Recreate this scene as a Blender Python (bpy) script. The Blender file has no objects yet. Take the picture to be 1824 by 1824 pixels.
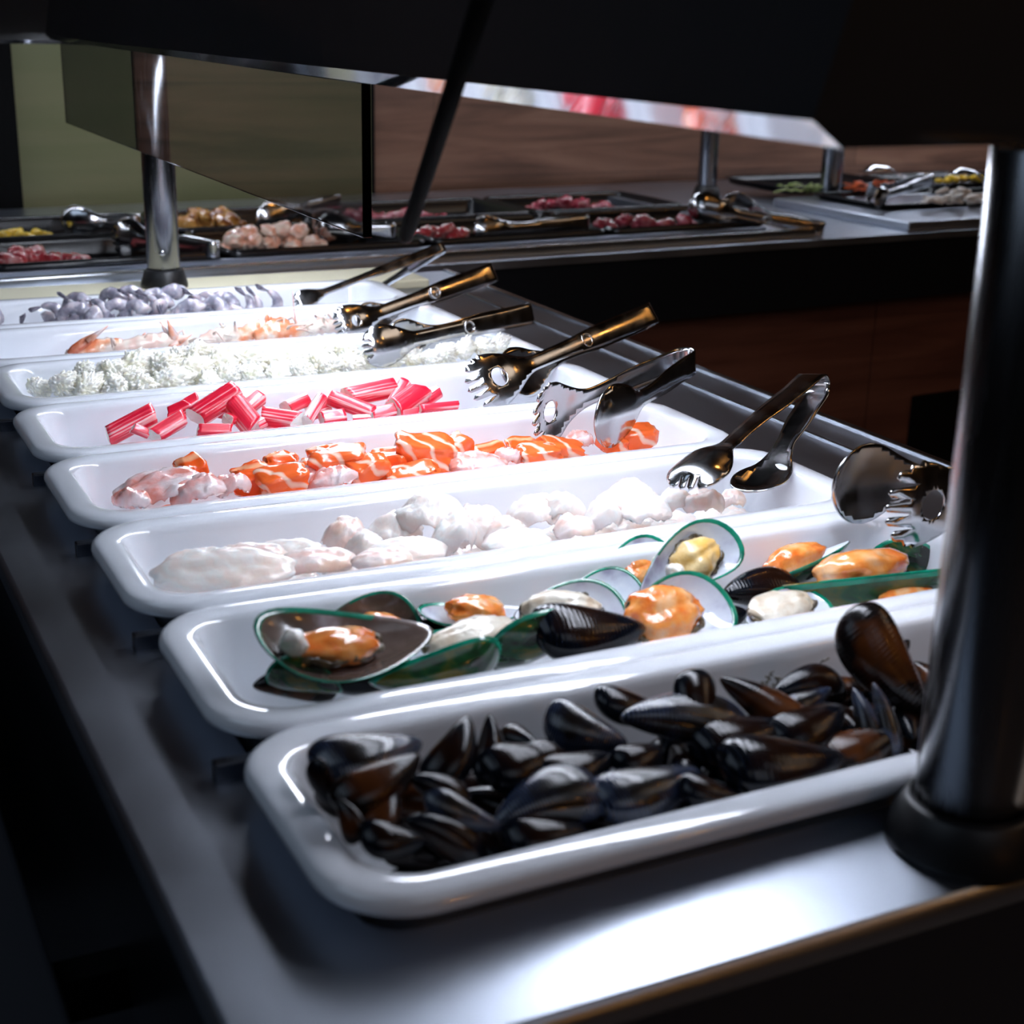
import bpy, bmesh, math, random
from mathutils import Vector, Matrix, Euler, noise, geometry
PI = math.pi
random.seed(7)
scene = bpy.context.scene
COL = scene.collection

# ------------------------------------------------------------------ camera
FPX = 2666.78
CAM = Vector((-0.168776, -0.467479, 0.332758))
ROT = Euler((1.24804034, -0.02184185, -0.45812397), 'XYZ')
cd = bpy.data.cameras.new('camera')
cam = bpy.data.objects.new('camera', cd)
COL.objects.link(cam)
cam.location = CAM
cam.rotation_euler = ROT
cd.sensor_width = 36
cd.lens = 36 * FPX / 1824
cd.clip_start = 0.02
cd.dof.use_dof = True
cd.dof.focus_distance = 1.22
cd.dof.aperture_fstop = 9.5
scene.camera = cam
RM = ROT.to_matrix()

# ------------------------------------------------------------------ world and exposure
w = bpy.data.worlds.new('world')
scene.world = w
w.use_nodes = True
w.node_tree.nodes['Background'].inputs[0].default_value = (0.35, 0.45, 0.7, 1)
w.node_tree.nodes['Background'].inputs[1].default_value = 0.045
scene.view_settings.view_transform = 'Standard'
scene.view_settings.look = 'None'
scene.view_settings.exposure = 0.0
scene.view_settings.gamma = 1.0
LED_MAIN = 46.0      # emission of the diodes under the near canopy
LED_BACK = 75.0       # emission of the diodes under the rear canopy
WARM = 42.0          # emission of the warm ceiling bulbs
COOL = (0.80, 0.86, 1.0)
AMBER = (1.0, 0.42, 0.08)
# dim unseen fill lights, added as ambient to lift the blacks
for _n, _loc, _sz, _pw, _col in (('ambient_fill_light', (-1.3, 0.3, 1.66), 1.4, 7.0, (0.62, 0.78, 1.0)),
                                 ('ambient_fill_light', (0.3, -1.6, 1.66), 1.2, 4.0, (0.8, 0.86, 1.0)),
                                 ('ambient_fill_light', (2.5, -0.4, 1.66), 1.2, 6.0, (1.0, 0.80, 0.62))):
    _l = bpy.data.lights.new(_n, 'AREA')
    _l.size = _sz
    _l.energy = _pw
    _l.color = _col
    _o = bpy.data.objects.new(_n, _l)
    COL.objects.link(_o)
    _o.location = _loc


def at(px, py, Y=None, X=None, Z=None):
    """a pixel of the photograph turned into a point of the room on a plane"""
    d = RM @ Vector(((px - 912) / FPX, -(py - 912) / FPX, -1))
    if Y is not None:
        t = (Y - CAM.y) / d.y
    elif X is not None:
        t = (X - CAM.x) / d.x
    else:
        t = (Z - CAM.z) / d.z
    return CAM + d * t


def msize(P, px):
    return px / FPX * (RM.inverted() @ (P - CAM)).z * -1


# ------------------------------------------------------------------ materials
def new_mat(name):
    m = bpy.data.materials.new(name)
    m.use_nodes = True
    return m, m.node_tree, m.node_tree.nodes['Principled BSDF']


def mat(name, col, rough=0.5, metal=0.0, spec=0.5, bump=0.0, bscale=60, sss=0.0, sssr=(0.01, 0.005, 0.004),
        coat=0.0, trans=0.0, ior=1.45, var=None, vscale=20, vstretch=(1, 1, 1), rvar=0.0, vlo=0.4, vhi=0.6,
        emit=None, estr=0.0, detail=4):
    m, nt, b = new_mat(name)
    b.inputs['Base Color'].default_value = (*col, 1)
    b.inputs['Roughness'].default_value = rough
    b.inputs['Metallic'].default_value = metal
    b.inputs['Specular IOR Level'].default_value = spec
    b.inputs['IOR'].default_value = ior
    b.inputs['Coat Weight'].default_value = coat
    b.inputs['Coat Roughness'].default_value = 0.06
    b.inputs['Transmission Weight'].default_value = trans
    if sss:
        b.inputs['Subsurface Weight'].default_value = sss
        b.inputs['Subsurface Radius'].default_value = (sssr[0] * 100, sssr[1] * 100, sssr[2] * 100)
        b.inputs['Subsurface Scale'].default_value = 0.01
    if emit:
        b.inputs['Emission Color'].default_value = (*emit, 1)
        b.inputs['Emission Strength'].default_value = estr
    if var or bump or rvar:
        tc = nt.nodes.new('ShaderNodeTexCoord')
        mp = nt.nodes.new('ShaderNodeMapping')
        mp.inputs['Scale'].default_value = vstretch
        nt.links.new(tc.outputs['Object'], mp.inputs[0])
        nz = nt.nodes.new('ShaderNodeTexNoise')
        nz.inputs['Scale'].default_value = vscale
        nz.inputs['Detail'].default_value = detail
        nt.links.new(mp.outputs[0], nz.inputs['Vector'])
        if var:
            cr = nt.nodes.new('ShaderNodeValToRGB')
            cols = [col] + list(var)
            cr.color_ramp.elements[0].position = vlo
            cr.color_ramp.elements[0].color = (*cols[0], 1)
            cr.color_ramp.elements[1].position = vhi
            cr.color_ramp.elements[1].color = (*cols[-1], 1)
            for i, c in enumerate(cols[1:-1]):
                e = cr.color_ramp.elements.new(vlo + (vhi - vlo) * (i + 1) / (len(cols) - 1))
                e.color = (*c, 1)
            nt.links.new(nz.outputs[0], cr.inputs[0])
            nt.links.new(cr.outputs[0], b.inputs['Base Color'])
        if rvar:
            mr = nt.nodes.new('ShaderNodeMapRange')
            mr.inputs[1].default_value = 0.3
            mr.inputs[2].default_value = 0.7
            mr.inputs[3].default_value = max(0.02, rough - rvar)
            mr.inputs[4].default_value = rough + rvar
            nt.links.new(nz.outputs[0], mr.inputs[0])
            nt.links.new(mr.outputs[0], b.inputs['Roughness'])
        if bump:
            n2 = nt.nodes.new('ShaderNodeTexNoise')
            n2.inputs['Scale'].default_value = bscale
            n2.inputs['Detail'].default_value = 3
            nt.links.new(mp.outputs[0], n2.inputs['Vector'])
            bp = nt.nodes.new('ShaderNodeBump')
            bp.inputs['Strength'].default_value = bump
            bp.inputs['Distance'].default_value = 0.002
            nt.links.new(n2.outputs[0], bp.inputs['Height'])
            nt.links.new(bp.outputs[0], b.inputs['Normal'])
    return m


def wave_mat(name, c1, c2, scale, dist, rough=0.3, direction='X', lo=0.3, hi=0.7, sss=0.2, coat=0.3, bump=0.3,
             dscale=2.0, bands='BANDS', detail=2, metal=0.0, c3=None, spec=0.5, c3s=45):
    m, nt, b = new_mat(name)
    tc = nt.nodes.new('ShaderNodeTexCoord')
    wv = nt.nodes.new('ShaderNodeTexWave')
    wv.wave_type = bands
    if bands == 'BANDS':
        wv.bands_direction = direction
    else:
        wv.rings_direction = direction
    wv.inputs['Scale'].default_value = scale
    wv.inputs['Distortion'].default_value = dist
    wv.inputs['Detail'].default_value = detail
    wv.inputs['Detail Scale'].default_value = dscale
    nt.links.new(tc.outputs['Object'], wv.inputs['Vector'])
    cr = nt.nodes.new('ShaderNodeValToRGB')
    cr.color_ramp.elements[0].position = lo
    cr.color_ramp.elements[0].color = (*c1, 1)
    cr.color_ramp.elements[1].position = hi
    cr.color_ramp.elements[1].color = (*c2, 1)
    nt.links.new(wv.outputs['Fac'], cr.inputs[0])
    out = cr.outputs[0]
    if c3:
        nz = nt.nodes.new('ShaderNodeTexNoise')
        nz.inputs['Scale'].default_value = c3s
        nt.links.new(tc.outputs['Object'], nz.inputs['Vector'])
        r2 = nt.nodes.new('ShaderNodeMapRange')
        r2.inputs[1].default_value = 0.48
        r2.inputs[2].default_value = 0.62
        nt.links.new(nz.outputs[0], r2.inputs[0])
        mx = nt.nodes.new('ShaderNodeMix')
        mx.data_type = 'RGBA'
        nt.links.new(r2.outputs[0], mx.inputs[0])
        nt.links.new(out, mx.inputs[6])
        mx.inputs[7].default_value = (*c3, 1)
        out = mx.outputs[2]
    nt.links.new(out, b.inputs['Base Color'])
    b.inputs['Roughness'].default_value = rough
    b.inputs['Metallic'].default_value = metal
    b.inputs['Specular IOR Level'].default_value = spec
    b.inputs['Coat Weight'].default_value = coat
    b.inputs['Coat Roughness'].default_value = 0.12
    if sss:
        b.inputs['Subsurface Weight'].default_value = sss
        b.inputs['Subsurface Radius'].default_value = (1, 0.75, 0.68) if sss > 0.25 else (1, 0.5, 0.4)
        b.inputs['Subsurface Scale'].default_value = 0.014 if sss > 0.25 else 0.006
    if bump:
        bp = nt.nodes.new('ShaderNodeBump')
        bp.inputs['Strength'].default_value = bump
        bp.inputs['Distance'].default_value = 0.001
        nt.links.new(wv.outputs['Fac'], bp.inputs['Height'])
        nt.links.new(bp.outputs[0], b.inputs['Normal'])
    return m


def wood_mat(name, c1, c2, c3, plank=(1.1, 0.19), rough=0.45, axis='XZ', grain=1.0):
    """horizontal planks with long streaky grain and a slightly different tone for each plank"""
    m, nt, b = new_mat(name)
    tc = nt.nodes.new('ShaderNodeTexCoord')
    mp = nt.nodes.new('ShaderNodeMapping')
    mp.inputs['Rotation'].default_value = (PI / 2, 0, 0) if axis == 'XZ' else (0, 0, 0)
    nt.links.new(tc.outputs['Object'], mp.inputs[0])
    br = nt.nodes.new('ShaderNodeTexBrick')
    br.inputs['Scale'].default_value = 1.0
    br.inputs['Brick Width'].default_value = plank[0]
    br.inputs['Row Height'].default_value = plank[1]
    br.inputs['Mortar Size'].default_value = 0.0012
    br.inputs['Color1'].default_value = (0.75, 0.75, 0.75, 1)
    br.inputs['Color2'].default_value = (1.1, 1.1, 1.1, 1)
    br.inputs['Mortar'].default_value = (0.45, 0.45, 0.45, 1)
    nt.links.new(mp.outputs[0], br.inputs['Vector'])
    m2 = nt.nodes.new('ShaderNodeMapping')
    m2.inputs['Scale'].default_value = (1.2, 14, 14)
    nt.links.new(tc.outputs['Object'], m2.inputs[0])
    nz = nt.nodes.new('ShaderNodeTexNoise')
    nz.inputs['Scale'].default_value = 1.6 * grain
    nz.inputs['Detail'].default_value = 8
    nz.inputs['Roughness'].default_value = 0.6
    nz.inputs['Distortion'].default_value = 0.6
    nt.links.new(m2.outputs[0], nz.inputs['Vector'])
    cr = nt.nodes.new('ShaderNodeValToRGB')
    cr.color_ramp.elements[0].position = 0.32
    cr.color_ramp.elements[0].color = (*c1, 1)
    cr.color_ramp.elements[1].position = 0.68
    cr.color_ramp.elements[1].color = (*c3, 1)
    e = cr.color_ramp.elements.new(0.5)
    e.color = (*c2, 1)
    nt.links.new(nz.outputs[0], cr.inputs[0])
    mx = nt.nodes.new('ShaderNodeMix')
    mx.data_type = 'RGBA'
    mx.blend_type = 'MULTIPLY'
    mx.inputs[0].default_value = 1.0
    nt.links.new(cr.outputs[0], mx.inputs[6])
    nt.links.new(br.outputs['Color'], mx.inputs[7])
    nt.links.new(mx.outputs[2], b.inputs['Base Color'])
    b.inputs['Roughness'].default_value = rough
    return m


M = {}
M['ceramic'] = mat('white_porcelain', (0.80, 0.83, 0.88), 0.12, spec=0.6, coat=0.6)
M['steel'] = mat('brushed_steel', (0.46, 0.50, 0.57), 0.35, 1.0, rvar=0.06, vscale=7, bump=0.05, bscale=160, detail=6)
M['steel_rim'] = mat('steel_edge', (0.45, 0.47, 0.5), 0.22, 1.0)
M['polished'] = mat('polished_steel', (0.50, 0.50, 0.51), 0.17, 1.0, rvar=0.06, vscale=60)
M['tube'] = mat('satin_tube_steel', (0.21, 0.215, 0.23), 0.25, 1.0, rvar=0.05, vscale=30, vstretch=(6, 6, 0.5))
M['mirror'] = mat('mirror_steel', (0.24, 0.25, 0.28), 0.06, 1.0)
M['canopy'] = mat('black_gloss_panel', (0.03, 0.03, 0.032), 0.17, spec=0.7, bump=0.12, bscale=7)
M['black'] = mat('black_lacquer', (0.006, 0.0065, 0.008), 0.3, spec=0.35)
M['slide'] = mat('dark_grey_laminate', (0.03, 0.033, 0.04), 0.4)
M['blackmatt'] = mat('matt_black', (0.004, 0.004, 0.004), 0.7, spec=0.05)
M['darksteel'] = mat('dark_steel_front', (0.14, 0.15, 0.18), 0.3, 1.0)
M['blacktray'] = mat('black_melamine', (0.006, 0.006, 0.007), 0.22, spec=0.5)
M['rubber'] = mat('black_rubber', (0.01, 0.01, 0.011), 0.42, spec=0.4)
M['cream'] = mat('cream_board', (0.72, 0.68, 0.48), 0.45)
M['led'] = mat('led_diode', (1, 1, 1), 0.5, emit=COOL, estr=LED_MAIN)
M['led2'] = mat('led_diode_rear', (1, 1, 1), 0.5, emit=COOL, estr=LED_BACK)
M['bulb'] = mat('warm_bulb', (1, 0.6, 0.2), 0.5, emit=AMBER, estr=WARM)
M['glass'] = mat('grey_tinted_glass', (0.52, 0.53, 0.53), 0.0, trans=1.0, ior=1.45)
M['wood'] = wood_mat('brown_plank_wall', (0.08, 0.038, 0.022), (0.21, 0.10, 0.06), (0.30, 0.155, 0.095))
M['cabwood'] = wood_mat('dark_cabinet_wood', (0.06, 0.02, 0.012), (0.12, 0.042, 0.026), (0.17, 0.065, 0.04), plank=(9, 9), rough=0.35)
M['green'] = mat('olive_panel', (0.17, 0.175, 0.085), 0.42, metal=0.35, var=((0.21, 0.20, 0.105),), vscale=3, vstretch=(0.4, 1, 5))
M['floor'] = mat('dark_floor_tile', (0.10, 0.10, 0.11), 0.3)
M['wallpaint'] = mat('dark_wall_paint', (0.03, 0.024, 0.02), 0.7)
# food
M['shell_black'] = wave_mat('blue_black_shell', (0.002, 0.0025, 0.004), (0.004, 0.006, 0.012), 9, 1.2, rough=0.17, spec=0.25,
                            direction='X', sss=0, coat=0.1, bump=0.12, c3=(0.012, 0.004, 0.002), c3s=2.5)
M['shell_brown'] = wave_mat('brown_edged_shell', (0.004, 0.003, 0.003), (0.010, 0.006, 0.006), 9, 1.2, rough=0.2, spec=0.25,
                            direction='X', sss=0, coat=0.1, bump=0.12, c3=(0.07, 0.02, 0.005), c3s=2.5)
M['shell_grey'] = wave_mat('grey_blue_shell', (0.004, 0.006, 0.012), (0.03, 0.045, 0.09), 11, 1.0, rough=0.2,
                           direction='X', sss=0, coat=0.4, bump=0.18, c3=(0.008, 0.005, 0.004), c3s=2.5)
M['shell_out'] = mat('olive_green_shell', (0.012, 0.012, 0.008), 0.2, var=((0.012, 0.075, 0.025), (0.15, 0.12, 0.01)),
                     vscale=2.2, vstretch=(1, 2.5, 1), coat=0.5, vlo=0.40, vhi=0.60)
M['shell_rim'] = mat('emerald_shell_rim', (0.0, 0.14, 0.08), 0.22, var=((0.004, 0.27, 0.16),), vscale=4, coat=0.5)
M['nacre'] = mat('pearl_nacre', (0.30, 0.28, 0.44), 0.14, var=((0.62, 0.66, 0.76), (0.72, 0.78, 0.84)), vscale=2.2, coat=0.8, vlo=0.36, vhi=0.58)
M['nacre_dark'] = mat('brown_grey_nacre', (0.10, 0.07, 0.055), 0.2, var=((0.16, 0.115, 0.10), (0.50, 0.50, 0.58)), vscale=2.4, coat=0.6, vlo=0.45, vhi=0.68)
M['flesh_orange'] = mat('orange_mussel_flesh', (0.82, 0.17, 0.02), 0.22, var=((0.92, 0.34, 0.08), (0.88, 0.52, 0.27)), vscale=6,
                        coat=0.7, bump=0.5, bscale=14, vlo=0.4, vhi=0.72)
M['flesh_cream'] = mat('cream_mussel_flesh', (0.62, 0.50, 0.36), 0.28, var=((0.80, 0.74, 0.62),), vscale=6, coat=0.6, bump=0.5, bscale=14)
M['flesh_yellow'] = mat('yellow_mussel_flesh', (0.82, 0.48, 0.12), 0.25, var=((0.9, 0.68, 0.34),), vscale=6, coat=0.6, bump=0.5, bscale=14)
M['mantle'] = mat('dark_mantle_frill', (0.02, 0.012, 0.006), 0.3, var=((0.13, 0.09, 0.035),), vscale=10, coat=0.4, bump=0.8, bscale=30)
M['muscle'] = mat('pale_muscle', (0.72, 0.70, 0.64), 0.25, sss=0.2, coat=0.5)
M['salmon'] = wave_mat('striped_salmon', (0.95, 0.66, 0.52), (0.92, 0.15, 0.03), 24, 5.0, rough=0.22, direction='DIAGONAL', lo=0.0, hi=0.24,
                       dscale=1.4, coat=0.6, bump=0.25)
M['salmon_deep'] = wave_mat('deep_orange_salmon', (0.93, 0.42, 0.22), (0.88, 0.11, 0.015), 13, 6.0, rough=0.25, direction='Y', lo=0.0, hi=0.15,
                            dscale=1.8, coat=0.6, bump=0.2)
M['salmon_pink'] = mat('pink_salmon_belly', (0.80, 0.30, 0.24), 0.2, var=((0.85, 0.52, 0.50), (0.85, 0.72, 0.72)), vscale=32, vstretch=(1, 2, 1),
                       sss=0.2, coat=0.8, bump=0.5, bscale=90)
M['fish'] = wave_mat('pale_white_fish', (0.97, 0.82, 0.76), (0.98, 0.88, 0.83), 40, 6.5, rough=0.3, direction='DIAGONAL', lo=0.1, hi=0.9, coat=0.4, bump=0.18,
                     sss=0.7, c3=(0.98, 0.76, 0.68), detail=4)
M['fish_pink'] = wave_mat('pinkish_fish', (0.95, 0.66, 0.60), (0.96, 0.78, 0.74), 26, 4.5, rough=0.3, direction='Y', lo=0.1, hi=0.7, coat=0.4, bump=0.35,
                          sss=0.7, c3=(0.86, 0.62, 0.50), detail=4)
M['squid'] = mat('ivory_squid', (0.97, 0.92, 0.74), 0.3, var=((0.97, 0.95, 0.86),), vscale=40, sss=0.6, sssr=(0.01, 0.009, 0.0075), coat=0.3)
M['shrimp'] = mat('lilac_grey_shrimp', (0.28, 0.27, 0.33), 0.2, var=((0.44, 0.42, 0.49), (0.62, 0.58, 0.62)), vscale=70, sss=0.4, coat=0.7, bump=0.4, bscale=80)
M['shrimp_tail'] = mat('dark_shrimp_tail', (0.13, 0.12, 0.16), 0.22, var=((0.30, 0.28, 0.34),), vscale=120, coat=0.6)
M['lango'] = mat('orange_pink_langoustine', (0.74, 0.24, 0.11), 0.25, var=((0.80, 0.46, 0.30), (0.80, 0.68, 0.58)), vscale=55, coat=0.6, bump=0.4)
M['lango_claw'] = mat('red_brown_claw', (0.55, 0.12, 0.05), 0.25, var=((0.72, 0.34, 0.22), (0.62, 0.50, 0.48)), vscale=40, coat=0.6)
M['lango_pale'] = mat('pale_legs', (0.72, 0.50, 0.42), 0.25, var=((0.80, 0.72, 0.62),), vscale=70, coat=0.5)
M['surimi_white'] = mat('white_surimi', (0.88, 0.80, 0.76), 0.4, var=((0.92, 0.88, 0.85),), vscale=60, sss=0.3, bump=0.3, bscale=200)


def surimi_mat():
    m, nt, b = new_mat('red_streaked_surimi')
    tc = nt.nodes.new('ShaderNodeTexCoord')
    mp = nt.nodes.new('ShaderNodeMapping')
    mp.inputs['Scale'].default_value = (12, 300, 300)
    nt.links.new(tc.outputs['Object'], mp.inputs[0])
    nz = nt.nodes.new('ShaderNodeTexNoise')
    nz.inputs['Scale'].default_value = 1.0
    nz.inputs['Detail'].default_value = 4
    nt.links.new(mp.outputs[0], nz.inputs['Vector'])
    cr = nt.nodes.new('ShaderNodeValToRGB')
    for i, (p, c) in enumerate([(0.42, (0.72, 0.005, 0.035)), (0.62, (0.95, 0.50, 0.50))]):
        cr.color_ramp.elements[i].position = p
        cr.color_ramp.elements[i].color = (*c, 1)
    e = cr.color_ramp.elements.new(0.52)
    e.color = (0.86, 0.03, 0.07, 1)
    nt.links.new(nz.outputs[0], cr.inputs[0])
    nt.links.new(cr.outputs[0], b.inputs['Base Color'])
    b.inputs['Roughness'].default_value = 0.35
    b.inputs['Coat Weight'].default_value = 0.4
    b.inputs['Subsurface Weight'].default_value = 0.15
    b.inputs['Subsurface Scale'].default_value = 0.005
    bp = nt.nodes.new('ShaderNodeBump')
    bp.inputs['Strength'].default_value = 0.7
    bp.inputs['Distance'].default_value = 0.001
    nt.links.new(nz.outputs[0], bp.inputs['Height'])
    nt.links.new(bp.outputs[0], b.inputs['Normal'])
    return m


M['surimi'] = surimi_mat()
M['chicken'] = mat('raw_chicken', (0.72, 0.34, 0.22), 0.25, var=((0.80, 0.50, 0.38), (0.78, 0.62, 0.5)), vscale=40, sss=0.25, coat=0.6)
M['roast'] = mat('marinated_chicken', (0.20, 0.06, 0.012), 0.25, var=((0.50, 0.22, 0.04), (0.65, 0.36, 0.10)), vscale=45, coat=0.6)
M['beef'] = mat('raw_beef', (0.20, 0.015, 0.03), 0.25, var=((0.36, 0.045, 0.07), (0.55, 0.22, 0.24)), vscale=45, coat=0.5, vhi=0.7)
M['beef_red'] = mat('red_beef', (0.34, 0.02, 0.03), 0.25, var=((0.5, 0.07, 0.07), (0.66, 0.4, 0.38)), vscale=45, coat=0.5, vhi=0.7)
M['yellowveg'] = mat('yellow_pepper', (0.75, 0.50, 0.03), 0.3, coat=0.4)
M['lettuce'] = mat('green_lettuce', (0.16, 0.26, 0.05), 0.4, var=((0.45, 0.52, 0.22),), vscale=60)
M['carrot'] = mat('carrot_orange', (0.80, 0.14, 0.02), 0.35)
M['mushroom'] = mat('sliced_mushroom', (0.62, 0.55, 0.46), 0.45, var=((0.80, 0.76, 0.70),), vscale=60)
M['weed'] = mat('brown_beard', (0.10, 0.085, 0.06), 0.5)


# ------------------------------------------------------------------ object helpers
def link(name, me, material=None, parent=None):
    o = bpy.data.objects.new(name, me)
    COL.objects.link(o)
    if material is not None:
        for mm in (material if isinstance(material, (list, tuple)) else [material]):
            me.materials.append(mm)
    if parent:
        o.parent = parent
    return o


def from_bm(name, bm, material=None, parent=None, smooth=True):
    bmesh.ops.recalc_face_normals(bm, faces=bm.faces[:])
    me = bpy.data.meshes.new(name)
    bm.to_mesh(me)
    bm.free()
    if smooth:
        for p in me.polygons:
            p.use_smooth = True
    return link(name, me, material, parent)


def tag(o, label=None, cat=None, group=None, kind=None):
    if label:
        o['label'] = label
    if cat:
        o['category'] = cat
    if group:
        o['group'] = group
    if kind:
        o['kind'] = kind
    return o


def empty(name, loc=(0, 0, 0)):
    o = bpy.data.objects.new(name, None)
    COL.objects.link(o)
    o.location = loc
    o.empty_display_size = 0.02
    return o


def add_box(bm, x0, x1, y0, y1, z0, z1, mi=0):
    vs = [bm.verts.new((x, y, z)) for x in (x0, x1) for y in (y0, y1) for z in (z0, z1)]
    for f in ((0, 1, 3, 2), (4, 6, 7, 5), (0, 4, 5, 1), (2, 3, 7, 6), (0, 2, 6, 4), (1, 5, 7, 3)):
        fc = bm.faces.new([vs[i] for i in f])
        fc.material_index = mi


def box(name, x0, x1, y0, y1, z0, z1, m, parent=None, bev=0.0):
    bm = bmesh.new()
    add_box(bm, x0, x1, y0, y1, z0, z1)
    if bev:
        bmesh.ops.bevel(bm, geom=bm.edges[:], offset=bev, segments=3, affect='EDGES', profile=0.5)
    o = from_bm(name, bm, m, parent, smooth=False)
    return o


def add_tube(bm, pts, radii, n=16, cap=True, mi=0, squash=1.0):
    pts = [Vector(p) for p in pts]
    rings = []
    prev = None
    for i, p in enumerate(pts):
        d = (pts[min(i + 1, len(pts) - 1)] - pts[max(i - 1, 0)]).normalized()
        if prev is None:
            a = d.orthogonal().normalized()
        else:
            a = (prev - d * prev.dot(d)).normalized()
        prev = a
        b = d.cross(a)
        r = radii[i] if isinstance(radii, (list, tuple)) else radii
        rings.append([bm.verts.new(p + (a * math.cos(t) + b * math.sin(t) * squash) * r)
                      for t in [2 * PI * k / n for k in range(n)]])
    for i in range(len(rings) - 1):
        for k in range(n):
            f = bm.faces.new((rings[i][k], rings[i][(k + 1) % n], rings[i + 1][(k + 1) % n], rings[i + 1][k]))
            f.material_index = mi
    if cap:
        for r in (rings[0], rings[-1]):
            f = bm.faces.new(r)
            f.material_index = mi
    return rings


def add_lathe(bm, prof, cx, cy, n=40, mi=0):
    rings = []
    for r, z in prof:
        rings.append([bm.verts.new((cx + r * math.cos(2 * PI * k / n), cy + r * math.sin(2 * PI * k / n), z)) for k in range(n)])
    for i in range(len(rings) - 1):
        for k in range(n):
            f = bm.faces.new((rings[i][k], rings[i][(k + 1) % n], rings[i + 1][(k + 1) % n], rings[i + 1][k]))
            f.material_index = mi


def rrect(x0, x1, y0, y1, r, z, seg=10):
    pts = []
    for cx, cy, a0 in ((x1 - r, y1 - r, 0), (x0 + r, y1 - r, 90), (x0 + r, y0 + r, 180), (x1 - r, y0 + r, 270)):
        for k in range(seg + 1):
            a = math.radians(a0 + 90 * k / seg)
            pts.append((cx + r * math.cos(a), cy + r * math.sin(a), z))
    return pts


def loft(bm, loops, close_first=False, close_last=True, mi=0):
    rs = [[bm.verts.new(p) for p in lp] for lp in loops]
    n = len(rs[0])
    for i in range(len(rs) - 1):
        for k in range(n):
            f = bm.faces.new((rs[i][k], rs[i][(k + 1) % n], rs[i + 1][(k + 1) % n], rs[i + 1][k]))
            f.material_index = mi
    if close_first:
        bm.faces.new(rs[0])
    if close_last:
        bm.faces.new(rs[-1])


# ------------------------------------------------------------------ room
tag(box('floor', -3.2, 4.6, -3.2, 2.7, -0.96, -0.92, M['floor']), kind='structure')
tag(box('ceiling', -3.2, 4.6, -3.2, 2.7, 1.7, 1.75, M['wallpaint']), kind='structure')
tag(box('wall_back', -3.2, 4.6, 2.46, 2.7, -0.92, 1.7, M['wood']), kind='structure')
tag(box('wall_left', -3.2, -3.1, -3.2, 2.46, -0.92, 1.7, M['wallpaint']), kind='structure')
tag(box('wall_right', 4.5, 4.6, -3.2, 2.46, -0.92, 1.7, M['wallpaint']), kind='structure')
tag(box('wall_front', -3.1, 4.5, -3.2, -3.1, -0.92, 1.7, M['wallpaint']), kind='structure')
tag(box('trim_1', 0.262, 0.955, 2.445, 2.46, -0.2, 0.9, M['green']), kind='structure')
tag(box('trim_2', -0.05, 0.259, 2.38, 2.46, -0.2, 0.9, M['blackmatt']), kind='structure')
tag(box('trim_3', 0.956, 0.962, 2.44, 2.46, -0.2, 0.9, M['blackmatt']), kind='structure')

# ------------------------------------------------------------------ near buffet counter
PT = 0.17            # pitch of the porcelain trays
TL = 0.548
CT = -0.022          # steel top
X0, X1, Y0, Y1 = -0.051, 0.703, -0.054, 1.495
ctr = tag(empty('buffet_counter', (0.3, 0.7, -0.92)),
          'long stainless steel buffet counter with a recessed well holding the white trays', 'buffet counter')
PAR = Matrix.Translation(Vector(ctr.location)).inverted()


def cpart(o, p=ctr):
    o.parent = p
    o.matrix_parent_inverse = Matrix.Translation(Vector(p.location)).inverted()
    return o


bm = bmesh.new()
oz = CT
outer = rrect(X0, X1, Y0, Y1, 0.006, oz, 4)
o2 = rrect(X0 - 0.003, X1 + 0.003, Y0 - 0.003, Y1 + 0.003, 0.009, oz - 0.003, 4)
o3 = rrect(X0 - 0.004, X1 + 0.004, Y0 - 0.004, Y1 + 0.004, 0.010, oz - 0.012, 4)
o4 = rrect(X0 - 0.001, X1 + 0.001, Y0 - 0.001, Y1 + 0.001, 0.007, oz - 0.014, 4)
inner = rrect(0.016, TL - 0.016, 0.016, 1.345, 0.02, oz, 4)
i2 = rrect(0.018, TL - 0.018, 0.018, 1.343, 0.018, oz - 0.004, 4)
i3 = rrect(0.018, TL - 0.018, 0.018, 1.343, 0.018, oz - 0.10, 4)
i4 = rrect(0.12, TL - 0.12, 0.12, 1.24, 0.018, oz - 0.10, 4)
loft(bm, [i4, i3, i2, inner, outer, o2, o3, o4], close_first=True, close_last=False)
top = cpart(from_bm('steel_top', bm, M['steel'], smooth=False))
for p in top.data.polygons:
    p.use_smooth = abs(p.normal.z) < 0.98
body = cpart(box('cabinet_body', X0 + 0.004, X1 - 0.004, Y0 + 0.006, Y1 - 0.006, -0.92, CT - 0.105, M['darksteel']))
bm = bmesh.new()
for a in ((X0 + 0.001, X1 - 0.001, Y0 + 0.001, Y0 + 0.008), (X0 + 0.001, X1 - 0.001, Y1 - 0.008, Y1 - 0.001),
          (X0 + 0.001, X0 + 0.008, Y0 + 0.008, Y1 - 0.008), (X1 - 0.008, X1 - 0.001, Y0 + 0.008, Y1 - 0.008)):
    add_box(bm, *a, CT - 0.105, CT - 0.0142)
cpart(from_bm('side_band', bm, M['darksteel'], smooth=False))
# raised border along the right side of the well
cpart(box('border_strip', 0.650, 0.653, 0.0, 1.38, CT - 0.001, CT + 0.0025, M['steel_rim'], bev=0.0008))
cpart(box('border_strip', X1 - 0.006, X1 + 0.002, Y0, Y1, CT - 0.001, CT + 0.003, M['steel_rim'], bev=0.001))
for k in range(1, 8):
    cpart(box('divider_bar', -0.006, TL + 0.006, k * PT - 0.004, k * PT + 0.004,
              CT - 0.001, -0.0125, M['darksteel'], bev=0.001))
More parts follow.
